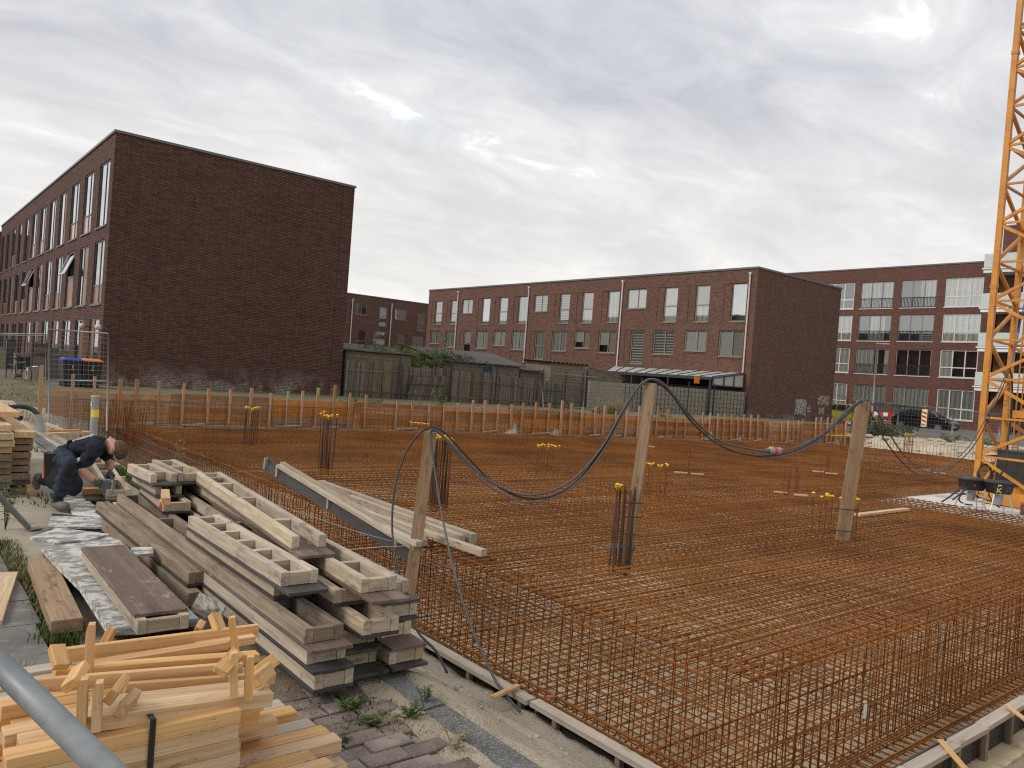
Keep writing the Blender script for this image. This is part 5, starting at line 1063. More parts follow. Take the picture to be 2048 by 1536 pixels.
for i, (a, c, lab) in enumerate((((1663, 787), (1696, 796), 'oblique site fence panel at the end of the brown house'), ((1697, 796), (1766, 804), 'site fence panel before the yellow car and barriers'), ((1768, 805), (1797, 808), 'narrow site fence panel left of the black car'), ((1799, 809), (1907, 818), 'site fence panel in front of the black car'), ((1909, 819), (2000, 829), 'site fence panel behind the crane foot'), ((2002, 829), (2110, 842), 'site fence panel at the right edge behind the crane'))):
    ta, tc_ = at_x(*a, fx), at_x(*c, fx); heras([V((ta.x, ta.y, -.1)), V((tc_.x, tc_.y, -.1)), tc_, ta], lab, .2, wire=.004)
    b = MB(); b.box(ta.x-.35, ta.x+.35, ta.y-.12, ta.y+.12, terrain(ta.x, ta.y)-.02, .0); tag(b.build('fence_foot', 'concrete'), ORD[i]+' concrete fence foot from the left along the street', 'fence foot', 'fence feet along the street')
c = at_x(1849, 836, 51.5); t = thing('traffic_beacon', 'red and white striped traffic beacon on a pole beside the black car', 'traffic sign', (c.x, c.y, -.1))
b = MB(); b.tube([(c.x, c.y, -.15), (c.x, c.y, c.z+.75)], .03, 8); b.build('pole', 'galv', t); b = MB(); b.box(c.x-.05, c.x-.03, c.y-.17, c.y+.17, c.z-.56, c.z+.56); b.build('border', 'yellow_paint', t); b = MB(); b.box(c.x-.06, c.x-.052, c.y-.13, c.y+.13, c.z-.52, c.z+.52); b.build('board', 'white', t)
for k in range(4): z = c.z-.48+k*.26; b = MB(); b.add([(c.x-.064, c.y+.13, z), (c.x-.064, c.y-.13, z+.13), (c.x-.064, c.y-.13, z+.0), (c.x-.064, c.y+.13, z-.0)], [(0, 1, 2)]); b.v = [(c.x-.064, c.y+.13, z+.02), (c.x-.064, c.y-.13, z-.08 if k else z), (c.x-.064, c.y-.13, z+.05), (c.x-.064, c.y+.13, min(z+.15, c.z+.52))]; b.f = [(0, 1, 2, 3)]; b.mi = [0]; b.build('stripe', 'red', t)
for i, (px, py, lab) in enumerate(((1762, 828, 'red and white barrier board above another, right of the post top'), (1760, 843, 'lower red and white barrier board behind the post top'), (1706, 846, 'red and white barrier board before the yellow car'))):
    c = at_x(px, py, 50.5); t = thing('barrier_board', lab, 'barrier', c)
    for k in range(5): b = MB(); b.box(c.x-.015, c.x+.015, c.y-.75+k*.3, c.y-.45+k*.3, c.z-.12, c.z+.12); b.build('stripe_field', 'red' if k % 2 == 0 else 'white', t)
    b = MB(); b.tube([(c.x+.04, c.y-.6, -.2), (c.x+.04, c.y-.6, c.z+.15)], .02, 6); b.tube([(c.x+.04, c.y+.6, -.2), (c.x+.04, c.y+.6, c.z+.15)], .02, 6); b.build('stand', 'galv', t)
bicycle(at_x(1708, 858, 51.5)+V((0, 0, -.2)), (.1, -1, 0), 'bicycle standing by the barriers before the yellow car')
t = thing('entrance_gate', 'black barred gate in the ground floor behind the crane', 'gate', (66.4, 18, 0)); 
for k in range(30): b = MB(); b.box(66.35, 66.38, 15+k*.22, 15.025+k*.22, 0, 2.4); b.build('bar', 'steel_black', t)
MB().box(66.34, 66.39, 14.9, 21.7, 2.4, 2.46).build('top_rail', 'steel_black', t)
b = MB(); p = [at_z(1870, 893, -.33), at_z(1912, 899, -.33)]; b.tube(catmull([p[0], (p[0]+p[1])/2+Z*.06, p[1]]), .07, 8); tag(b.build('blue_hose', 'blue', smooth=True), 'blue hose lying at the foot of the sand bank', 'hose')
b = MB(); p = [at_z(1912, 900, -.33), at_z(1960, 907, -.33)]; b.tube(catmull([p[0], (p[0]+p[1])/2+Z*.08, p[1]]), .11, 8); tag(b.build('drain_pipe', 'hose_black', smooth=True), 'black ribbed drain pipe at the foot of the sand bank', 'pipe')

# ---------------------------------------------------------------- pipes on the left
c = at_d(188, 866, 15.6); ct = at_d(191, 791, 15.6)
t = thing('riser_pipe', 'grey plastic pipe with a yellow band standing behind the kneeling man', 'pipe', c-Z*.3); d = ct-c
b = MB(); b.tube([c-Z*.4, ct], .075, 16); b.build('pipe', 'pvc_grey', t, smooth=False); b = MB(); b.tube([c+d*.42, c+d*.62], .0765, 16); b.build('band', 'yellow_paint', t); b = MB(); b.tube([ct-d*.03, ct], .082, 16); b.build('rim', 'yellow_paint', t); b = MB(); b.tube([ct-d*.22, ct], .079, 16); b.build('socket', 'pvc_grey', t)
b = MB(); q = c+d*.78; e1 = V((RT.x, RT.y, 0)).normalized(); e2 = V((-e1.y, e1.x, 0)); b.add([q-e1*.075-e2*.03-Z*.045, q-e1*.02-e2*.083-Z*.045, q-e1*.02-e2*.083+Z*.045, q-e1*.075-e2*.03+Z*.045], [(0, 1, 2, 3)]); b.build('sticker', 'white', t)
t = thing('riser_pipe', 'short light grey pipe from which a black hose leaves, near the left edge', 'pipe', at_d(84, 863, 14.2)); a, c = at_d(85, 866, 14.2), at_d(76, 829, 14.2); b = MB(); b.tube([a-(c-a)*.6, c], .062, 14); b.build('pipe', 'pvc_grey', t)
b = MB(); b.tube(catmull([at_d(78, 838, 14.2), at_d(74, 827, 14.2), at_d(60, 817, 14.2), at_d(35, 813, 14.1), at_d(0, 818, 14), at_d(-40, 828, 14)]), .042, 10); tag(b.build('drain_hose', 'hose_black', smooth=True), 'black hose arching from the short grey pipe to the left edge', 'hose')
b = MB(); b.tube([at_d(-10, 810, 13.4), at_d(41, 837, 13)], .045, 12); tag(b.build('drain_hose', 'hose_black', smooth=True), 'straight black pipe end pointing down below the arching hose', 'hose')
small('plank', 'pale plank laid flat behind the kneeling man', at_z(92, 868, .02), at_z(180, 864, .02), .14, .035, 'timber_pale', 'plank'); small('plank', 'reddish plank laid flat beside the riser pipe', at_z(95, 862, .05), at_z(160, 861, .05), .12, .04, 'timber_shore_pale', 'plank')
small('batten', 'slanting pale batten at the left corner of the rebar pit', at_d(95, 848, 16), at_d(133, 864, 14.6), .06, .05, 'timber_rail'); small('batten', 'thin crossing batten at the left corner of the rebar pit', at_d(94, 860, 15), at_d(118, 851, 16), .03, .03, 'timber_pale')
# ---------------------------------------------------------------- stacked shuttering panels
def panel(label, n_, f_, z, w=.215, cross=(0, .33, .66, 1), ext=(.0, .0), rail='timber_form', ply='ply_black', flip=False, rh=.074, zf=None, group='shuttering panels'):
    """open timber frame on a plywood sheet. n_, f_: near and far left corners (x,y); ext: sheet overhang near, far"""
    zf = z if zf is None else zf
    n3, f3 = V((*n_, z)), V((*f_, zf)); d = (f3-n3); L = d.length; d /= L; side = V((d.y, -d.x, 0)).normalized(); up = side.cross(d)
    t = thing('shuttering_panel', label, 'formwork panel', n3, group); rw = .046; zp = 0 if not flip else rh; zr = .019 if not flip else 0
    P = lambda a, s_, h: n3+d*a+side*s_+up*h
    timber('plywood_sheet', P(-ext[0], w/2, zp+.009), P(L+ext[1], w/2, zp+.009), w+.012, .018, ply, t, up)
    for s_ in (rw/2, w-rw/2): timber('rail', P(0, s_, zr+rh/2), P(L, s_, zr+rh/2), rw, rh, rail, t, up, ch=.002)
    for c in cross:
        a = .024+(L-.048)*c; timber('crosspiece', P(a, rw+.001, zr+rh/2-.003), P(a, w-rw-.001, zr+rh/2-.003), .042, rh-.008, rail, t, up)
    return t
H_ = .096
ev = lambda k: tuple(i/k for i in range(k+1))
z0 = .075
for (x, y, lab) in ((1.5, 3.9, 'near'), (1.5, 6.6, 'far')): small('bearer', 'old square bearer under the '+lab+' end of the stacked panels', (1.45, y, .038), (2.45, y, .038), .075, .075, 'timber_old')
L_ = [('bottom panel of the left column, end showing at the grass', (1.68, 3.36), (1.68, 7.6), 0, (.0, .05), ev(5), 'timber_form'), ('second panel up in the left column, dark sheet sticking out below it', (1.67, 3.44), (1.69, 7.55), 1, (.09, 0), ev(5), 'timber_form'), ('third panel up in the left column with rotten brown rails', (1.66, 3.46), (1.69, 7.4), 2, (.10, 0), (0, .14, .3, .5, .72, 1), 'timber_old'),
      ('short panel under the ladder like one', (1.70, 3.95), (1.71, 5.5), 3, (.02, 0), ev(3), 'timber_form'), ('short bright panel with six crosspieces like a ladder on top', (1.665, 3.79), (1.67, 5.36), 4, (.12, 0), (0, .17, .34, .51, .68, .85, 1), 'timber_form'),
      ('bottom panel of the middle column', (1.915, 3.55), (1.93, 7.5), 0, (.13, 0), ev(5), 'timber_form'), ('second panel up in the middle column with a black sheet end', (1.915, 3.58), (1.93, 7.5), 1, (.08, 0), ev(5), 'timber_old'), ('third panel up in the middle column, open end towards the viewer', (1.965, 3.44), (2.05, 7.2), 2, (.0, 0), (0, .16, .5, .8, 1), 'timber_form'), ('fourth panel up in the middle column under the dark overhanging sheet', (1.925, 3.70), (2.10, 7.4), 3, (.0, 0), (0, .2, .5, 1), 'timber_form'), ('top right panel with one crosspiece near its end and a brown sheet below', (1.98, 3.52), (2.20, 7.7), 4, (.15, 0), (0, .085, .4, .7, 1), 'timber_form'),
      ('bottom panel of the right column over the kerb', (2.15, 3.47), (2.19, 7.4), 0, (.05, 0), ev(5), 'timber_form'), ('second panel up in the right column with a brown sheet end', (2.15, 3.60), (2.20, 7.4), 1, (.16, 0), ev(5), 'timber_form'), ('third panel up in the right column', (2.19, 3.62), (2.26, 7.3), 2, (.02, 0), ev(4), 'timber_form'), ('fourth panel up in the right column with a black sheet end', (2.19, 3.72), (2.30, 7.5), 3, (.12, 0), ev(4), 'timber_form'),
      ('long bright panel on top of the stack with a bare brown sheet end', (1.875, 4.16), (2.12, 6.7), 5, (.16, 0), (.2, .52, .78, .9, 1), 'timber_form'),
      ('short narrow panel at the far left end of the stack with a red mark', (1.80, 6.40), (1.86, 7.35), 3, (.0, 0), (0, .5, 1), 'timber_form'), ('short panel on the far left end, second from top', (1.79, 6.62), (1.80, 7.4), 4, (.05, 0), (.3, 1), 'timber_form'), ('topmost short double frame at the far left end of the stack', (1.75, 6.62), (1.72, 7.25), 5, (.07, 0), (.25, 1), 'timber_form'), ('topmost short frame beside the double frame at the far end', (1.97, 6.66), (1.98, 7.5), 5, (.05, 0), (0, .55, 1), 'timber_form')]
for lab, a, c, lv, ex, cr_, rm in L_:
    panel(lab, a, c, z0+lv*H_, ext=ex, cross=cr_, rail=rm, ply='ply_brown' if ('brown' in lab or 'bare' in lab) else 'ply_black', w=.205)
t_ = panel('old short side panel tucked left of the stack, square end showing', (1.585, 5.0), (1.57, 7.6), z0+H_, w=.10, cross=(0, 1), rail='timber_old')
timber('spacer', (1.6, 4.9, .12), (1.6, 7.3, .12), .08, .09, 'timber_old'); tag(bpy.data.objects['spacer'], 'old beam under the short side panel left of the stack', 'timber')
b = MB(); b.quad((1.800-.003, 6.52, z0+3*H_+.03), (1.800-.003, 6.44, z0+3*H_+.03), (1.802-.003, 6.46, z0+3*H_+.08), (1.802-.003, 6.50, z0+3*H_+.08)); tag(b.build('paint_mark', 'red'), 'small red paint mark on the short narrow panel', 'paint mark')
tag(timber('block', at_z(330, 985, .62), at_z(332, 1003, .62), .055, .05, 'timber_new', None), 'small fresh wood block set in the topmost frame', 'block')
# leaning plywood offcut and strip at the stack's left side
b = MB(); q = [at_z(x, y, z) for x, y, z in ((381, 1222, .13), (402, 1185, .30), (453, 1215, .30), (436, 1247, .13))]; b.prism(q, (-.008, -.006, .006)); tag(b.build('plywood_offcut', 'ply_white'), 'square grey plywood offcut leaning against the panel stack', 'plywood')
b = MB(); b.prism([at_z(x, y, .24) for x, y in ((262, 1099), (304, 1099), (306, 1112), (268, 1114))], (0, 0, .018)); tag(b.build('plywood_offcut', 'ply_white'), 'white smeared strip of plywood poking out between the stacks', 'plywood')
# man's panel, boards on the ground
panel('panel the kneeling man works on, resting on a block', tuple(at_z(212, 998, .14)[:2]), tuple(at_z(172, 925, .14)[:2]), .14, w=.21, cross=(0, .25, .5, .75, 1), ext=(.10, 0), ply='ply_brown')
small('block', 'pale timber block under the panel the man works on', at_z(165, 986, .06), at_z(220, 984, .06), .10, .10, 'timber_new', 'block')
small('block', 'small orange wood block lying near the grass', at_z(226, 958, .03), at_z(250, 958, .03), .08, .06, 'timber_new', 'block')
b = MB(); b.prism([at_z(x, y, .03) for x, y in ((165, 990), (228, 990), (232, 1004), (172, 1003))], (0, 0, .02)); tag(b.build('green_mat', 'leaf_dark'), 'dark green mat under the panel the man works on', 'mat')
def sheet(label, pts, z, th, mat='ply_white', name='plywood_sheet'):
    b = MB(); b.prism([at_z(x, y, z) for x, y in pts], (0, 0, -th)); return tag(b.build(name, mat), label, 'plywood')
sheet('long grey board running from the man towards the viewer', [(127, 997), (162, 986), (220, 1040), (150, 1033)], .035, .02, 'ply_white')
sheet('rectangular white smeared plywood piece beyond the pile', [(102, 1032), (206, 1033), (203, 1054), (95, 1054)], .09, .018)
sheet('second dark board under the rectangular plywood piece', [(104, 1026), (218, 1038), (216, 1066), (98, 1060)], .06, .02, 'ply_black')
sheet('pointed white smeared plywood piece on the pile', [(59, 1075), (117, 1055), (221, 1068), (177, 1079), (108, 1086)], .20, .018)
PS = [(84, 1088), (217, 1073), (239, 1080), (300, 1140), (398, 1237), (275, 1256), (219, 1257), (165, 1173), (109, 1118)]
for k in range(5):
    r = random.Random(k); dx_, dy_ = r.uniform(-6, 6)*(k > 0), r.uniform(-2, 2)*(k > 0); pts = [(x+dx_, y+dy_) for x, y in PS]
    sheet(['top white smeared sheet of the plywood pile', 'second sheet of the plywood pile', 'third sheet of the plywood pile', 'fourth sheet of the plywood pile', 'fifth and lowest visible sheet of the plywood pile'][k], [(x, y+2*k) for x, y in pts], .185-.033*k, .022, 'ply_white' if k < 2 else 'timber_form')
small('bearer', 'flat bearer under the plywood pile', at_z(95, 1105, .03), at_z(320, 1145, .03), .08, .05, 'timber_old')
nl, nr, fl_, fr = at_z(275, 1255, .24), at_z(372, 1238, .24), at_z(163, 1110, .24), at_z(232, 1105, .24)
panel('panel with a scuffed brown sheet on top lying on the plywood pile', (nl.x, nl.y), (fl_.x, fl_.y), .20, w=.25, cross=(0.0, .5, 1), flip=True, ply='ply_brown', ext=(-.05, 0))
small('plank', 'thick cracked brown plank lying by the grass strip', at_z(134, 1252, .085), at_z(81, 1126, .085), .155, .075, 'timber_post', 'plank')
small('plank', 'plank cut off by the left picture edge', at_z(-30, 1250, .04), at_z(8, 1150, .04), .16, .04, 'timber_pale', 'plank')
# ---------------------------------------------------------------- pile of short new timber
def stick(label, Y, lp, rp, h=.044, w=.069, mat='timber_new', name='timber', group=None, dz=0, bow=0):
    a, c = at_y(*lp, Y), at_y(*rp, Y); z = Z*(h/2); yo = V((0, w/2, 0)); return tag(timber(name, a-z+yo, c-z+yo, w, h, mat, None, bow=bow), label, 'timber', group)
r = random.Random(21)
for lv in range(6):
    for k in range(9):
        y = 2.30+k*.073; z = .065+lv*.046
        a = timber('timber', (.30+r.uniform(-.06, .08), y+.035, z), (1.30+r.uniform(-.10, .09), y+.035+r.uniform(-.008, .008), z), .069, .044, ('timber_pale' if r.random() < .7 else 'timber_new') if r.random() < .85 else 'timber_rail', None)
        tag(a, (ORD[k]+' beam from the front in the top layer of the wide lower pile') if lv == 5 else 'pale short beam in the buried lower layers of the new timber pile', 'timber', 'lower layers of the new timber pile')
for lv in range(6):
    for k in range(3):
        y = 2.285+k*.071; z = .338+lv*.0445
        a = timber('timber', (.33+r.uniform(-.05, .07), y+.035, z), (.925+r.uniform(-.02, .005)+(.11 if lv == 5 and k else 0), y+.035, z), .069, .044, 'timber_pale' if k == 0 and lv < 5 else 'timber_new', None)
        tag(a, (ORD[5-lv]+' beam from the top on the front face of the strapped bundle') if k == 0 else 'beam inside the strapped front bundle of the new timber pile', 'timber', 'strapped bundle of the new timber pile')
for lv in range(5):
    for k in range(4):
        y = 2.52+k*.073; z = .338+lv*.0445
        a = timber('timber', (.36+r.uniform(-.08, .1), y+.035, z), (1.05+r.uniform(-.12, .1), y+.035, z+r.uniform(0, .004)), .069, .044, 'timber_new', None); tag(a, 'beam hidden deep behind the strapped bundle of the pile', 'timber', 'core of the new timber pile')
b = MB(); p = at_y(306, 1447, 2.283); b.box(p.x-.008, p.x+.008, 2.280, 2.2835, .30, p.z+.012); b.box(p.x-.008, p.x+.008, 2.2835, 2.50, p.z+.010, p.z+.013); tag(b.build('strap', 'plastic_black'), 'black plastic strap round the front bundle of new timber', 'strap')
stick('long plank on top of the strapped bundle with a round knot', 2.32, (140, 1440), (548, 1386), .044, .075, 'timber_pale'); stick('second plank behind the knotted one on the bundle', 2.40, (190, 1412), (540, 1372), .044, .07, 'timber_pale')
stick('topmost beam lying across the back of the pile', 2.80, (116, 1300), (519, 1250), .046, .022); stick('slanting beam just below the topmost one', 2.72, (190, 1327), (459, 1284), .03, .045); stick('beam with splintered left end in the upper pile', 2.65, (110, 1342), (520, 1308), .03, .045, bow=-.004)
stick('wide faced beam in front of the splintered one', 2.58, (70, 1360), (487, 1326), .042, .022); stick('beam below the wide faced one reaching right', 2.55, (251, 1368), (552, 1346), .042, .022); stick('short beam under the right end of the topmost one', 2.76, (395, 1290), (512, 1272), .03, .045); stick('half hidden beam sloping behind the bundle top', 2.50, (190, 1405), (455, 1380), .035, .03)
def stake(label, b_, t_, D, w=.024, d=.034, mat='timber_new', cut=.022):
    p, q = at_d(*b_, D), at_d(*t_, D); ax = (q-p).normalized(); e1 = V((RT.x, RT.y, 0)).normalized(); e1 = (e1-ax*e1.dot(ax)).normalized()*.92+V((FW.x, FW.y, 0))*.38; e1 = (e1-ax*e1.dot(ax)).normalized(); e2 = ax.cross(e1); L = (q-p).length
    b = MB(); prof = [(-L/2, -w/2), (L/2-cut, -w/2), (L/2, -w/4), (L/2, w/2), (-L/2, w/2)]; b.prism([(x, y, -d/2) for x, y in prof], (0, 0, d)); o = b.build('stake', mat); c = (p+q)/2
    o.matrix_basis = Matrix(((ax.x, e1.x, e2.x, c.x), (ax.y, e1.y, e2.y, c.y), (ax.z, e1.z, e2.z, c.z), (0, 0, 0, 1))); return tag(o, label, 'stake', 'stakes stuck in the new timber pile')
stake('upright stake at the left of the topmost beam', (178, 1342), (182, 1247), 2.42); stake('upright stake at the right of the topmost beam', (472, 1312), (463, 1234), 2.66); stake('left of the two stakes before the left half of the pile', (163, 1452), (167, 1356), 2.10); stake('right of the two stakes before the left half of the pile', (193, 1460), (197, 1363), 2.12); stake('left of the two stakes before the right half of the pile', (468, 1390), (467, 1304), 2.36); stake('right of the two stakes before the right half of the pile', (496, 1397), (500, 1311), 2.38)
for lab, a, c, D, dd in (('angled stub by the left stakes', (140, 1372), (163, 1334), 2.16, .10), ('angled stub right of the left stakes', (222, 1395), (247, 1362), 2.18, .10), ('low angled stub resting on the knotted plank', (243, 1420), (270, 1392), 2.20, .10), ('angled stub crossing before the right stakes', (440, 1345), (475, 1306), 2.36, .10), ('angled stub at the right end of the upper pile', (512, 1362), (540, 1338), 2.50, .10), ('upper angled stub at the right end of the pile', (515, 1345), (548, 1320), 2.60, .10), ('slanting stub left of the topmost beam', (123, 1335), (113, 1293), 2.36, .05), ('dark stub behind the plywood pile end', (208, 1290), (226, 1256), 2.75, .03), ('pointed stub behind the right stake', (440, 1262), (428, 1228), 2.85, .03), ('stub leaning behind the topmost beam on the right', (395, 1262), (405, 1246), 2.86, .03)):
    p, q = at_d(*a, D-dd/2), at_d(*c, D+dd/2); tag(timber('stub', p, q, .026, .044, 'timber_new', None, up=V((FW.x, FW.y, .3))), lab, 'stub', 'angled stubs in the new timber pile')
for k, (y, lab) in enumerate(((2.98, 'first'), (3.05, 'second'), (3.12, 'third'))): tag(timber('timber', (.10, y, .455+.012*k), (.56, y, .455+.012*k), .066, .04, 'timber_rail', None), lab+' white weathered beam at the left back of the new timber pile', 'timber')
small('bearer', 'dark square bearer under the right back of the new timber pile', (1.05, 3.02, .30), (1.28, 2.98, .30), .07, .07, 'timber_old')
for k in range(5):
    tag(timber('timber', (.10, 3.06, .06+k*.078), (1.2, 3.06, .06+k*.078), .2, .074, 'timber_old', None), ORD[4-k]+' dark old beam from the top in the rear support of the new timber pile', 'timber', 'rear support of the new timber pile')
# ---------------------------------------------------------------- stack of planks at the left edge
r = random.Random(4)
for lv in range(10):
    z = .04+lv*.075; dark = lv < 6
    y0 = 9.68+r.uniform(-.06, .05)
    if lv < 9: tag(timber('plank', (1.255+r.uniform(-.015, .015), y0, z), (1.255+r.uniform(-.01, .01), 12.6+r.uniform(-.1, .1), z), .185, .062, 'timber_old' if lv < 4 else 'timber_post' if lv < 8 else 'timber_pale', None), ORD[8-lv]+' plank from the top in the right column of the stack at the left edge', 'plank', 'right column of the left plank stack')
    tag(timber('plank', (1.02+r.uniform(-.02, .02), y0-.18+r.uniform(-.05, .05), z), (1.02, 12.4, z), .24, .066, 'timber_old' if dark else 'timber_pale', None), ORD[9-lv]+' plank from the top in the left column of the stack at the left edge', 'plank', 'left column of the left plank stack')
tag(timber('plank', (1.12, 9.9, .83), (1.10, 12.5, .83), .22, .06, 'timber_new', None), 'topmost fresh plank on the stack at the left edge', 'plank')
small('block', 'end block lying before the plank stack behind the man', at_z(52, 980, .05), at_z(75, 979, .05), .1, .1, 'timber_new', 'block')
# ---------------------------------------------------------------- leaning beams over the cage
d_ = V((RT.x, RT.y, 0)).normalized()
def pbeam(label, a, c, w, h, mat, up=Z, name='beam'): return tag(timber(name, a, c, w, h, mat, None, up), label, 'beam')
p, q = at_d(528, 926, 11.6), at_d(832, 1112, 8.75); ax = (q-p).normalized()
sd2 = ax.cross(V((FW.x, FW.y, 0))).normalized()
t = thing('shuttering_panel', 'long black faced panel leaning up over the left edge of the cage', 'formwork panel', p)
timber('plywood_sheet', p, q, .20, .02, 'ply_black', t, up=V((FW.x, FW.y, 0))*.8-Z*.1)
a2 = p+(q-p)*.13; timber('rail', a2+Z*.10-V((FW.x, FW.y, 0))*.04, q+Z*.09-V((FW.x, FW.y, 0))*.04, .075, .05, 'timber_form', t, up=Z); timber('rail', a2+Z*.12+V((FW.x, FW.y, 0))*.10, q+Z*.10+V((FW.x, FW.y, 0))*.10, .075, .05, 'timber_form', t, up=Z)
for f in (.02, .12, .5, .9): c = p+(q-p)*f; timber('crosspiece', c-Z*.07-V((FW.x, FW.y, 0))*.03, c+Z*.1-V((FW.x, FW.y, 0))*.03, .05, .04, 'timber_form', t, up=ax)
for lab, a, c, w, h, mt in (('upper of the long beams lying on the mat behind the nearest post', (640, 968), (948, 1078), .09, .12, 'timber_form'), ('second long beam on the mat, just under the upper one', (699, 996), (925, 1078), .08, .09, 'timber_form'), ('third long beam on the mat with a frayed end', (712, 1020), (968, 1106), .09, .075, 'timber_form'), ('short beam wedged between the leaning panel and the long beams', (680, 996), (850, 1085), .07, .07, 'timber_form'), ('lowest beam disappearing under the cage edge', (735, 1040), (838, 1088), .08, .06, 'timber_rail')):
    pbeam(lab, at_z(*a, ZM+.09), at_z(*c, ZM+.07), w, h, mt)
b = MB(); c = at_z(930, 1078, ZM+.05); b.prism([c, c+d_*.12, c+d_*.1+V((0, .05, 0)), c+V((0, .06, 0))], (0, 0, .04)); tag(b.build('sheet_end', 'ply_black'), 'dark plywood end at the tip of the long beams', 'plywood')
# ---------------------------------------------------------------- steel tubes of the fence braces
t = thing('brace_tube', 'thick grey steel tube crossing the bottom left corner', 'tube', at_d(90, 1420, 1.5)); a, c = at_d(-60, 1272, 1.66), at_d(240, 1566, 1.36); b = MB(); b.tube([a, c], .0245, 20); b.build('tube', 'galv_pole', t, smooth=True); b = MB(); a2 = at_d(186, 1514, 1.41); c2 = at_d(214, 1541, 1.384); b.tube([a2, c2], .0247, 20, False); b.build('paint_ring', 'yellow_paint', t, smooth=True)
t = thing('brace_tube', 'grey steel tube with a flat foot slanting in at the left edge', 'tube', at_z(57, 1056, .0)); a, c = at_d(-30, 962, 5.85), at_z(56, 1054, .03); b = MB(); b.tube([a, c], .024, 12); b.build('tube', 'galv_pole', t, smooth=True); b = MB(); b.prism([at_z(52, 1058, .012), at_z(60, 1062, .012), at_z(84, 1058, .012), at_z(80, 1053, .012)], (0, 0, .008)); b.build('foot_plate', 'galv_pole', t)

# ---------------------------------------------------------------- the kneeling man
def skinned(name, verts, edges, radii, mats, segmat, parent=None, sub=2, root=0):
    me = bpy.data.meshes.new(name+'_rig'); me.from_pydata([tuple(v) for v in verts], edges, []); o = bpy.data.objects.new(name+'_rig', me); COL.objects.link(o)
    m = o.modifiers.new('s', 'SKIN'); m.use_smooth_shade = True; m.branch_smoothing = .6
    if not me.skin_vertices: me.skin_vertices.new()
    for i, rr in enumerate(radii):
        sv = me.skin_vertices[0].data[i]; sv.radius = rr if isinstance(rr, tuple) else (rr, rr); sv.use_root = (i == root)
    u = o.modifiers.new('u', 'SUBSURF'); u.levels = sub; u.render_levels = sub
    dg = bpy.context.evaluated_depsgraph_get(); dg.update(); ev_ = o.evaluated_get(dg); m2 = bpy.data.meshes.new_from_object(ev_); bpy.data.objects.remove(o)
    m2.name = name
    for mm in mats: m2.materials.append(M[mm])
    vs = [V(v) for v in verts]
    for p in m2.polygons:
        best = 1e9
        for (a, c), k in zip(edges, segmat):
            ab = vs[c]-vs[a]; tt = max(0, min(1, (p.center-vs[a]).dot(ab)/max(1e-9, ab.length_squared))); dd = (p.center-vs[a]-ab*tt).length-.5*((radii[a][0] if isinstance(radii[a], tuple) else radii[a])*(1-tt)+(radii[c][0] if isinstance(radii[c], tuple) else radii[c])*tt)
            if dd < best: best = dd; mi = k
        p.material_index = mi; p.use_smooth = True
    if name == 'person':      # cloth folds
        m2.update(); nn = [v.normal.copy() for v in m2.vertices]; cloth = set(i for p in m2.polygons if p.material_index < 2 for i in p.vertices)
        for i in cloth: v = m2.vertices[i]; c = v.co; v.co = c+nn[i]*(.010*math.sin(c.x*38+c.z*55+3*math.sin(c.y*22))+.006*math.sin(c.y*70-c.z*45))
        m2.update()
    ob = bpy.data.objects.new(name, m2); COL.objects.link(ob)
    if parent is not None: ob.parent = parent
    return ob
K = {'pel': (116, 907, 8.0), 'belly': (148, 897, 8.0), 'chest': (186, 888, 8.0), 'neck': (214, 882, 8.0), 'skb': (224, 890, 8.0), 'sk': (234, 899, 8.0), 'face': (231, 911, 7.99),
     'hipR': (120, 911, 7.88), 'kneR': (140, 925, 7.58), 'ankR': (116, 995, 7.62), 'heelR': (108, 1010, 7.64), 'toeR': (136, 1013, 7.50),
     'hipL': (120, 913, 8.12), 'kneL': (154, 982, 8.16), 'ankL': (86, 958, 8.32), 'heelL': (74, 950, 8.34), 'toeL': (72, 982, 8.34),
     'shR': (192, 896, 7.80), 'elR': (160, 938, 7.70), 'wrR': (190, 962, 7.72), 'shL': (208, 896, 8.18), 'elL': (220, 922, 8.16), 'wrL': (220, 942, 8.10)}
names = list(K); KP = {k: at_d(*v) for k, v in K.items()}
E_ = [('pel', 'belly', 0), ('belly', 'chest', 0), ('chest', 'neck', 0), ('neck', 'skb', 2), ('skb', 'sk', 2), ('sk', 'face', 2), ('pel', 'hipR', 1), ('hipR', 'kneR', 1), ('kneR', 'ankR', 1), ('ankR', 'heelR', 3), ('heelR', 'toeR', 3), ('pel', 'hipL', 1), ('hipL', 'kneL', 1), ('kneL', 'ankL', 1), ('ankL', 'heelL', 3), ('heelL', 'toeL', 3),
      ('chest', 'shR', 0), ('shR', 'elR', 0), ('elR', 'wrR', 2), ('chest', 'shL', 0), ('shL', 'elL', 0), ('elL', 'wrL', 2)]
RD = {'pel': (.165, .135), 'belly': (.155, .125), 'chest': (.175, .14), 'neck': .068, 'skb': .07, 'sk': (.092, .098), 'face': .072, 'hipR': .105, 'kneR': .075, 'ankR': .062, 'heelR': .05, 'toeR': .044, 'hipL': .105, 'kneL': .078, 'ankL': .060, 'heelL': .048, 'toeL': .042, 'shR': .082, 'elR': .055, 'wrR': .034, 'shL': .082, 'elL': .052, 'wrL': .034}
base = at_z(120, 1018, 0)
man = skinned('person', [KP[k]-base for k in names], [(names.index(a), names.index(c)) for a, c, _ in E_], [RD[k] for k in names], ['shirt', 'jeans', 'skin', 'boot'], [m for _, _, m in E_], sub=3)
man.location = base; ORG[man.name] = base; tag(man, 'man in dark work clothes and gloves kneeling and bending over a panel', 'person')
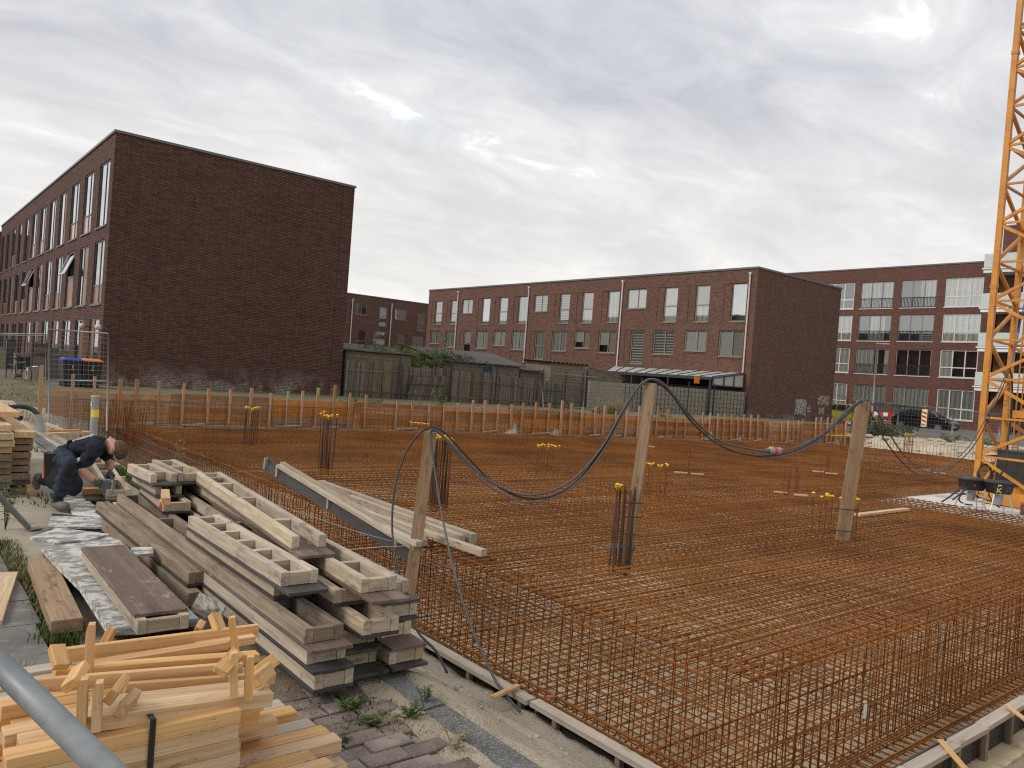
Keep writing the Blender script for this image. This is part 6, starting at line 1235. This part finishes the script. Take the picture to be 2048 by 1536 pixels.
# sleeve of the near arm ends below the elbow; hair, ears, gloves, knee pads, belt
hd = KP['sk']; fd = (KP['face']-KP['sk']).normalized(); hx = (KP['sk']-KP['neck']).normalized()
b = MB(); b.ell((0, 0, 0), .104, .080, .086, 20, 14); b.v = [v for v in b.v]
keep = [f for f in b.f if sum(b.v[i][2] for i in f)/len(f) > -.045]; b.f = keep; b.mi = [0]*len(keep)
o = b.build('hair', 'hair', None, smooth=True); o.parent = man; upv = (hx*.75-fd*.75).normalized(); yv = upv.cross(hx).normalized(); xv = yv.cross(upv); c = hd-base+upv*.012+hx*.012
o.matrix_basis = Matrix(((xv.x, yv.x, upv.x, c.x), (xv.y, yv.y, upv.y, c.y), (xv.z, yv.z, upv.z, c.z), (0, 0, 0, 1)))
nr_ = -V((FW.x, FW.y, 0)).normalized()
b = MB(); ec = hd+nr_*.088-hx*.02+fd*.02; b.ell(ec, .018, .018, .03, 8, 6); b.build('ear', 'skin', man, smooth=True)
b = MB(); nc = KP['face']+hx*.075+fd*.01; b.ell(nc, .016, .016, .02, 8, 6); b.build('nose', 'skin', man, smooth=True)
def glove(w, tip, thumb_dir, nm):
    w, tip = V(w), V(tip); d = (tip-w).normalized(); th = V(thumb_dir).normalized(); sv = d.cross(th).normalized(); pal = w+d*.055
    vs = [w-base, pal-base, w+d*.09-base]; es = [(0, 1), (1, 2)]; rs = [.036, .042, .038]
    for i, (o_, L) in enumerate(((-.030, .062), (-.010, .072), (.010, .068), (.028, .055))):
        k = len(vs); p0 = w+d*.085+sv*o_; vs += [p0-base, p0+d*L*.5+th*.004-base, p0+d*L*.8-th.cross(sv)*0+(-Z)*L*.35-base]; es += [(2, k), (k, k+1), (k+1, k+2)]; rs += [.0125, .0115, .010]
    k = len(vs); p0 = w+d*.045+th*.035; vs += [p0-base, p0+d*.03+th*.02-base, p0+d*.06+th*.015-base]; es += [(1, k), (k, k+1), (k+1, k+2)]; rs += [.014, .013, .011]
    skinned('glove', vs, es, rs, ['glove'], [0]*len(es), man)
glove(KP['wrR'], at_d(206, 974, 7.76), Z, 'r'); glove(KP['wrL'], at_d(224, 955, 8.05), -RT, 'l')
for k, a in (('kneR', 'ankR'), ('kneL', 'ankL')):
    b = MB(); c = KP[k]; dn = (KP[a]-c).normalized()
    kp = c+dn*.06+(nr_*.045 if k == 'kneR' else V((0, 0, -.03)))+(RT*.03 if k == 'kneR' else RT*.01); b.ell(kp, .048, .042, .075 if k == 'kneR' else .04, 12, 8); b.build('knee_pad', 'knee_pad', man, smooth=True)
ax = (KP['belly']-KP['pel']).normalized()
b = MB(); pc = at_d(104, 925, 7.80); b.prism([pc+V((-.05, -.02, .10)), pc+RT*.13+V((0, 0, .09)), pc+RT*.12-Z*.14, pc-RT*.02-Z*.16], nr_*.06); b.build('tool_pouch', 'leather', man)
b = MB(); bc = KP['chest']*.62+KP['belly']*.38
for i in range(9):
    u = -.5+i/8; c = bc+ax*(u*.20)+Z*.080+nr_*.05; b.prism([c-nr_*.02-ax*.008, c+nr_*.02-ax*.008, c+nr_*.02+ax*.006, c-nr_*.012+ax*.006], Z*.016)
b.build('back_print', 'white', man)
ham = thing('hammer', 'hammer with a red handle hanging from the man\'s belt', 'hammer', at_d(88, 950, 7.78)); b = MB(); b.tube([at_d(87, 956, 7.78), at_d(91, 915, 7.78)], .015, 8); b.build('handle', 'handle_red', ham, smooth=True); b = MB(); b.tube([at_d(91, 916, 7.78), at_d(94, 903, 7.78)], .009, 8); b.tube([at_d(86, 904, 7.76), at_d(102, 902, 7.8)], .014, 8); b.build('head', 'galv', ham)
tl_ = thing('cordless_nailer', 'grey hand tool held by the man against the panel end', 'tool', at_d(216, 975, 7.74)); b = MB(); b.beam(at_d(214, 985, 7.74), at_d(218, 962, 7.74), .07, .09, up=FW); b.build('body', 'cable_grey', tl_); b = MB(); b.beam(at_d(224, 988, 7.72), at_d(227, 960, 7.74), .025, .05, up=FW); b.build('magazine', 'galv', tl_); b = MB(); b.beam(at_d(207, 972, 7.74), at_d(216, 967, 7.74), .03, .03, up=FW); b.build('grip', 'cable_black', tl_)

# ---------------------------------------------------------------- plants
def blades(name, label, spots, mat, n_, h, spread, kind='stuff', w=.006, lean=.5, seed=1):
    r = random.Random(seed); b = MB()
    for c in spots:
        c = V(c)
        for _ in range(n_):
            p = c+V((r.gauss(0, spread), r.gauss(0, spread), -.01)); a = r.uniform(0, 6.28); hh = h*r.uniform(.45, 1.15); ln = lean*r.uniform(.2, 1.2)*hh; d = V((math.cos(a), math.sin(a), 0)); s_ = V((-d.y, d.x, 0))*w*r.uniform(.6, 1.3)
            b.add([p-s_, p+s_, p+d*ln*.35+Z*hh*.6+s_*.8, p+d*ln*.35+Z*hh*.6-s_*.8, p+d*ln+Z*hh], [(0, 1, 2, 3), (3, 2, 4)])
    return tag(b.build(name, mat), label, 'grass', kind=kind)
r = random.Random(3); ln_ = [(10, 1085), (30, 1120), (45, 1150), (62, 1185), (85, 1225), (105, 1255), (135, 1282)]
sp = []
for i in range(len(ln_)-1):
    for k in range(7): f = k/7; p = at_z(ln_[i][0]+(ln_[i+1][0]-ln_[i][0])*f+r.uniform(-4, 4), ln_[i][1]+(ln_[i+1][1]-ln_[i][1])*f, .0); sp.append(p)
blades('grass_strip', 'strip of green grass growing in the paving joint at the left', sp, 'leaf', 30, .055, .035, w=.004, seed=2); blades('dry_grass', 'dry grass mixed into the joint strip', sp, 'straw', 16, .06, .045, seed=3)
sp = [at_z(105+r.uniform(-20, 35), 1272+r.uniform(-8, 18), .0) for _ in range(10)]; blades('grass_tuft', 'thick green tuft at the end of the cracked plank', sp, 'leaf', 50, .09, .05, w=.0045, seed=4)
sp = [at_z(r.uniform(-10, 35), r.uniform(1385, 1425), .02) for _ in range(10)]; blades('grass_tuft', 'green tuft at the left edge by the new timber', sp, 'leaf', 60, .14, .04, seed=5)
sp = []
for _ in range(85):
    px, py = r.uniform(590, 860), r.uniform(1372, 1470)
    if (py-1372) < (px-590)*.62+45 and py-1350 > (px-600)*.3: sp.append(at_z(px, py, .0))
blades('ground_weeds', 'short weeds and grass round the foot of the panel stack', sp, 'leaf_dark', 10, .04, .05, w=.004, seed=6); blades('dry_grass', 'dry grass round the foot of the panel stack', sp[::2], 'straw', 10, .04, .06, w=.003, seed=7)
sp = [at_z(r.uniform(860, 960), r.uniform(1430, 1536), .0) for _ in range(16)]; blades('dry_grass', 'straggling dry grass along the kerb', sp, 'straw', 5, .07, .05, w=.003, lean=1.3, seed=8)
def weed(px, py, z, h, n_, label, mat='leaf', leaf=.05, spread=.1, seed=0, cat='weed', name='weed'):
    r = random.Random(seed+77); c = at_z(px, py, z); c.z -= .01; t = thing(name, label, cat, c)
    st = MB(); lf = MB()
    for k in range(n_):
        a = r.uniform(0, 6.28); q = c+V((math.cos(a), math.sin(a), 0))*spread*r.uniform(.2, 1)+Z*h*r.uniform(.6, 1); m = (c+q)/2+Z*.1*h; st.tube([c, m, q], .0022, 4)
        for j in range(7):
            f = .25+.75*j/7; p = c+(q-c)*f+Z*.1*h*(1-abs(2*f-1)); aa = r.uniform(0, 6.28); d = V((math.cos(aa), math.sin(aa), r.uniform(-.1, .5))); s_ = V((-d.y, d.x, 0))*leaf*.28; L = leaf*r.uniform(.6, 1.2); lf.add([p, p+d*L*.5+s_, p+d*L, p+d*L*.5-s_], [(0, 1, 2, 3)])
    st.build('stems', mat, t); lf.build('leaves', mat, t, kind='stuff'); return t
weed(820, 1440, 0, .10, 12, 'lush feathery green weed beside the kerb', 'leaf', .03, .12, 1); weed(850, 1418, 0, .15, 6, 'taller thin weed leaning over the kerb', 'leaf', .025, .08, 2); weed(758, 1372, .02, .30, 3, 'thin tall weed before the right column of panels', 'leaf_dark', .03, .03, 3); weed(700, 1420, 0, .08, 8, 'low green weed in front of the left panel column', 'leaf', .045, .10, 4); weed(745, 1455, 0, .06, 7, 'small weed between the clinker pavers', 'leaf', .04, .08, 5); weed(690, 1492, 0, .05, 5, 'tiny weed in the clinker joint near the new timber', 'leaf_dark', .03, .06, 6); weed(905, 1500, 0, .11, 5, 'dry stalky weed at the kerb foot', 'straw', .03, .1, 7)
weed(10, 1060, 0, .5, 9, 'leafy weed at the left edge beside the steel tube', 'leaf', .06, .16, 8); weed(360, 948, -.2, .62, 5, 'tall flowering weed before the rebar cage', 'straw', .06, .14, 9); weed(350, 945, -.25, .35, 6, 'green weed below the tall flowering one', 'leaf', .06, .2, 10)
sp = []
for _ in range(46): f = r.random(); p = at_z(240+f*82+r.uniform(-10, 14), 912+f*42+r.uniform(-6, 8), -.12); p.z = terrain(p.x, p.y)+.02; sp.append(p)
blades('bank_grass', 'bright green grass on the sandy bank beside the rebar cage', sp, 'leaf', 60, .22, .13, w=.009, seed=11)
sp = []
for _ in range(40): p = at_z(r.uniform(0, 75), r.uniform(775, 850), -.05); sp.append(V((p.x, p.y, terrain(p.x, p.y))))
blades('verge_grass', 'rough grass on the slope at the far left', sp[::2], 'straw', 14, .08, .25, w=.01, seed=12); blades('verge_grass', 'green patches on the slope at the far left', sp[::3], 'leaf_dark', 14, .09, .25, w=.01, seed=13)
sp = [at_z(r.uniform(48, 95), r.uniform(880, 905), .0) for _ in range(26)]+[at_z(r.uniform(60, 110), r.uniform(990, 1015), .0) for _ in range(14)]; blades('path_weeds', 'scattered weeds on the path round the kneeling man', sp, 'leaf_dark', 8, .06, .08, seed=14)
def bush(name, label, c, R_, n_, leaf, mat, stem=True, seed=0, flat=1, cat='bush'):
    c = V(c); r = random.Random(seed+5); t = thing(name, label, cat, c); b = MB(); st = MB()
    cl_ = [(V((r.gauss(0, .45), r.gauss(0, .45), r.gauss(.1, .38))), r.uniform(.25, .5)) for _ in range(14)]
    for q, rr in cl_:
        p = c+V((q.x*R_[0], q.y*R_[1], max(.05, q.z+.5)*R_[2])); st.tube([c, (c+p)/2+Z*.1*R_[2], p], [.012, .009, .004], 4)
        for _ in range(n_//14):
            v_ = V((r.gauss(0, 1), r.gauss(0, 1), r.gauss(0, 1))).normalized()*rr*r.random()**.4; x = p+V((v_.x*R_[0], v_.y*R_[1], v_.z*R_[2])); d = V((r.gauss(0, 1), r.gauss(0, 1), r.gauss(0, .6))).normalized(); e_ = d.cross(V((r.gauss(0, 1), r.gauss(0, 1), r.gauss(0, 1)))).normalized(); L = leaf*r.uniform(.6, 1.3); b.add([x, x+d*L*.5+e_*L*.3, x+d*L, x+d*L*.5-e_*L*.3], [(0, 1, 2, 3)])
    st.build('branches', 'timber_grey', t); b.build('foliage', mat, t, kind='stuff'); return t
c = onG(838, 716, 1.6); bush('climbing_vine', 'light green vine spilling over the garden roofs', c-Z*.35, (1.9, 1.0, .6), 900, .16, 'leaf_light', seed=1); c = onG(912, 718, 1.7); bush('climbing_vine', 'brownish vine over the roof edge right of the green one', c-Z*.4, (1.7, 1.0, .55), 800, .14, 'vine_brown', seed=2); c = onG(880, 708, 2.2); bush('climbing_vine', 'pale tip of vine above the ridge', c-Z*.35, (.7, .6, .6), 300, .14, 'leaf_light', seed=3)
c = onG(752, 698, 2.0); bush('garden_shrub', 'sparse tall shrub standing behind the first low shed', c-Z*1.0, (.9, .9, 1.1), 420, .12, 'leaf', seed=4)
c = at_x(1772, 888, 39.5); bush('sand_bush', 'ragged green bush on the sand bank before the barriers', V((c.x, c.y, terrain(c.x, c.y))), (1.5, 1.9, .9), 2200, .12, 'leaf_dark', seed=5)
c = at_x(1900, 880, 39.5); bush('sand_bush', 'small green tuft on the sand bank near the crane leg', V((c.x, c.y, terrain(c.x, c.y))), (.4, .6, .3), 300, .1, 'leaf', seed=6); c = at_x(1985, 885, 40); bush('sand_bush', 'low green tuft on the sand bank behind the crane mast', V((c.x, c.y, terrain(c.x, c.y))), (.4, .8, .25), 300, .1, 'leaf', seed=7)
for i, (px, py, sz, lab) in enumerate(((700, 800, .5, 'small flowering weed at the gable corner above the shoring'), (752, 812, .55, 'dark tuft hanging over the shoring top by the slats'), (885, 800, .8, 'climbing weed in the gap beside the leaning slats'), (1040, 812, .6, 'weed clump over the shoring before the gappy slats'), (1065, 818, .5, 'dark weed clump before the site fence foot'), (1135, 800, .8, 'leafy weed before the plank shed posts'), (1190, 822, .6, 'weed tuft left of the tall dry grass'), (1212, 822, .6, 'green weed tuft on the shoring right of the plank shed'), (1325, 822, .6, 'green weed right of the middle post'), (1300, 815, .7, 'weed clump behind the middle post'))):
    c = on_shore(px, py, 1.2+.1*i); bush('bank_weed', lab, V((c.x, c.y, terrain(c.x, c.y))), (sz*.8, sz*.6, sz*.7), 260, .09, 'leaf_dark' if i % 2 else 'leaf', seed=20+i, cat='weed')
sp = [V((*on_shore(px, 815, 2.)[:2], .2)) for px in range(1215, 1250, 4)]; blades('dry_reeds', 'tall dry grass before the trellis', sp, 'straw', 20, .95, .12, w=.012, lean=.4, seed=33)
sp = []
for _ in range(120): x = r.uniform(12, 34); p = V((x, sy(x)+r.uniform(.4, 3.5), 0)); p.z = terrain(p.x, p.y); sp.append(p)
blades('bank_grass', 'dusty grass along the strip behind the shoring', sp, 'straw', 14, .16, .3, w=.012, seed=34); blades('bank_grass', 'dark weeds along the strip behind the shoring', sp[::2], 'leaf_dark', 14, .2, .3, w=.014, seed=35)
# sand clods before the front shutter and along the left bank
r = random.Random(9)
b0 = MB(); b0.ell((0, 0, 0), 1, .8, .6, 9, 7); b0.v = [(v[0]*(1+.25*noise2(v[1]*3, v[2]*3, 1)), v[1]*(1+.25*noise2(v[0]*3, v[2]*4, 2)), v[2]*(1+.25*noise2(v[0]*4, v[1]*3, 3))) for v in b0.v]
cm = None
b = MB()
for _ in range(900):
    if r.random() < .45: x, y = r.uniform(7.2, 11), r.uniform(1.2, 2.25)
    else: x, y = r.uniform(2.4, 4.1), r.uniform(1.9, 8)
    s_ = r.uniform(.005, .018) if (r.random() < .85 or x < 5) else r.uniform(.03, .07); z = terrain(x, y); k = len(b.v); a = r.uniform(0, 6.28)
    b.add([(x+s_*(v[0]*math.cos(a)-v[1]*math.sin(a)), y+s_*(v[0]*math.sin(a)+v[1]*math.cos(a)), z+s_*.3+s_*v[2]) for v in b0.v], b0.f)
for _ in range(420):
    x, y = r.uniform(35.6, 42), r.uniform(5, 19); s_ = r.uniform(.04, .13) if r.random() < .85 else r.uniform(.13, .26); z = terrain(x, y); a = r.uniform(0, 6.28)
    b.add([(x+s_*(v[0]*math.cos(a)-v[1]*math.sin(a)), y+s_*(v[0]*math.sin(a)+v[1]*math.cos(a)), z+s_*.15+s_*v[2]*.7) for v in b0.v], b0.f)
tag(b.build('sand_clods', 'sand', smooth=True), kind='stuff')
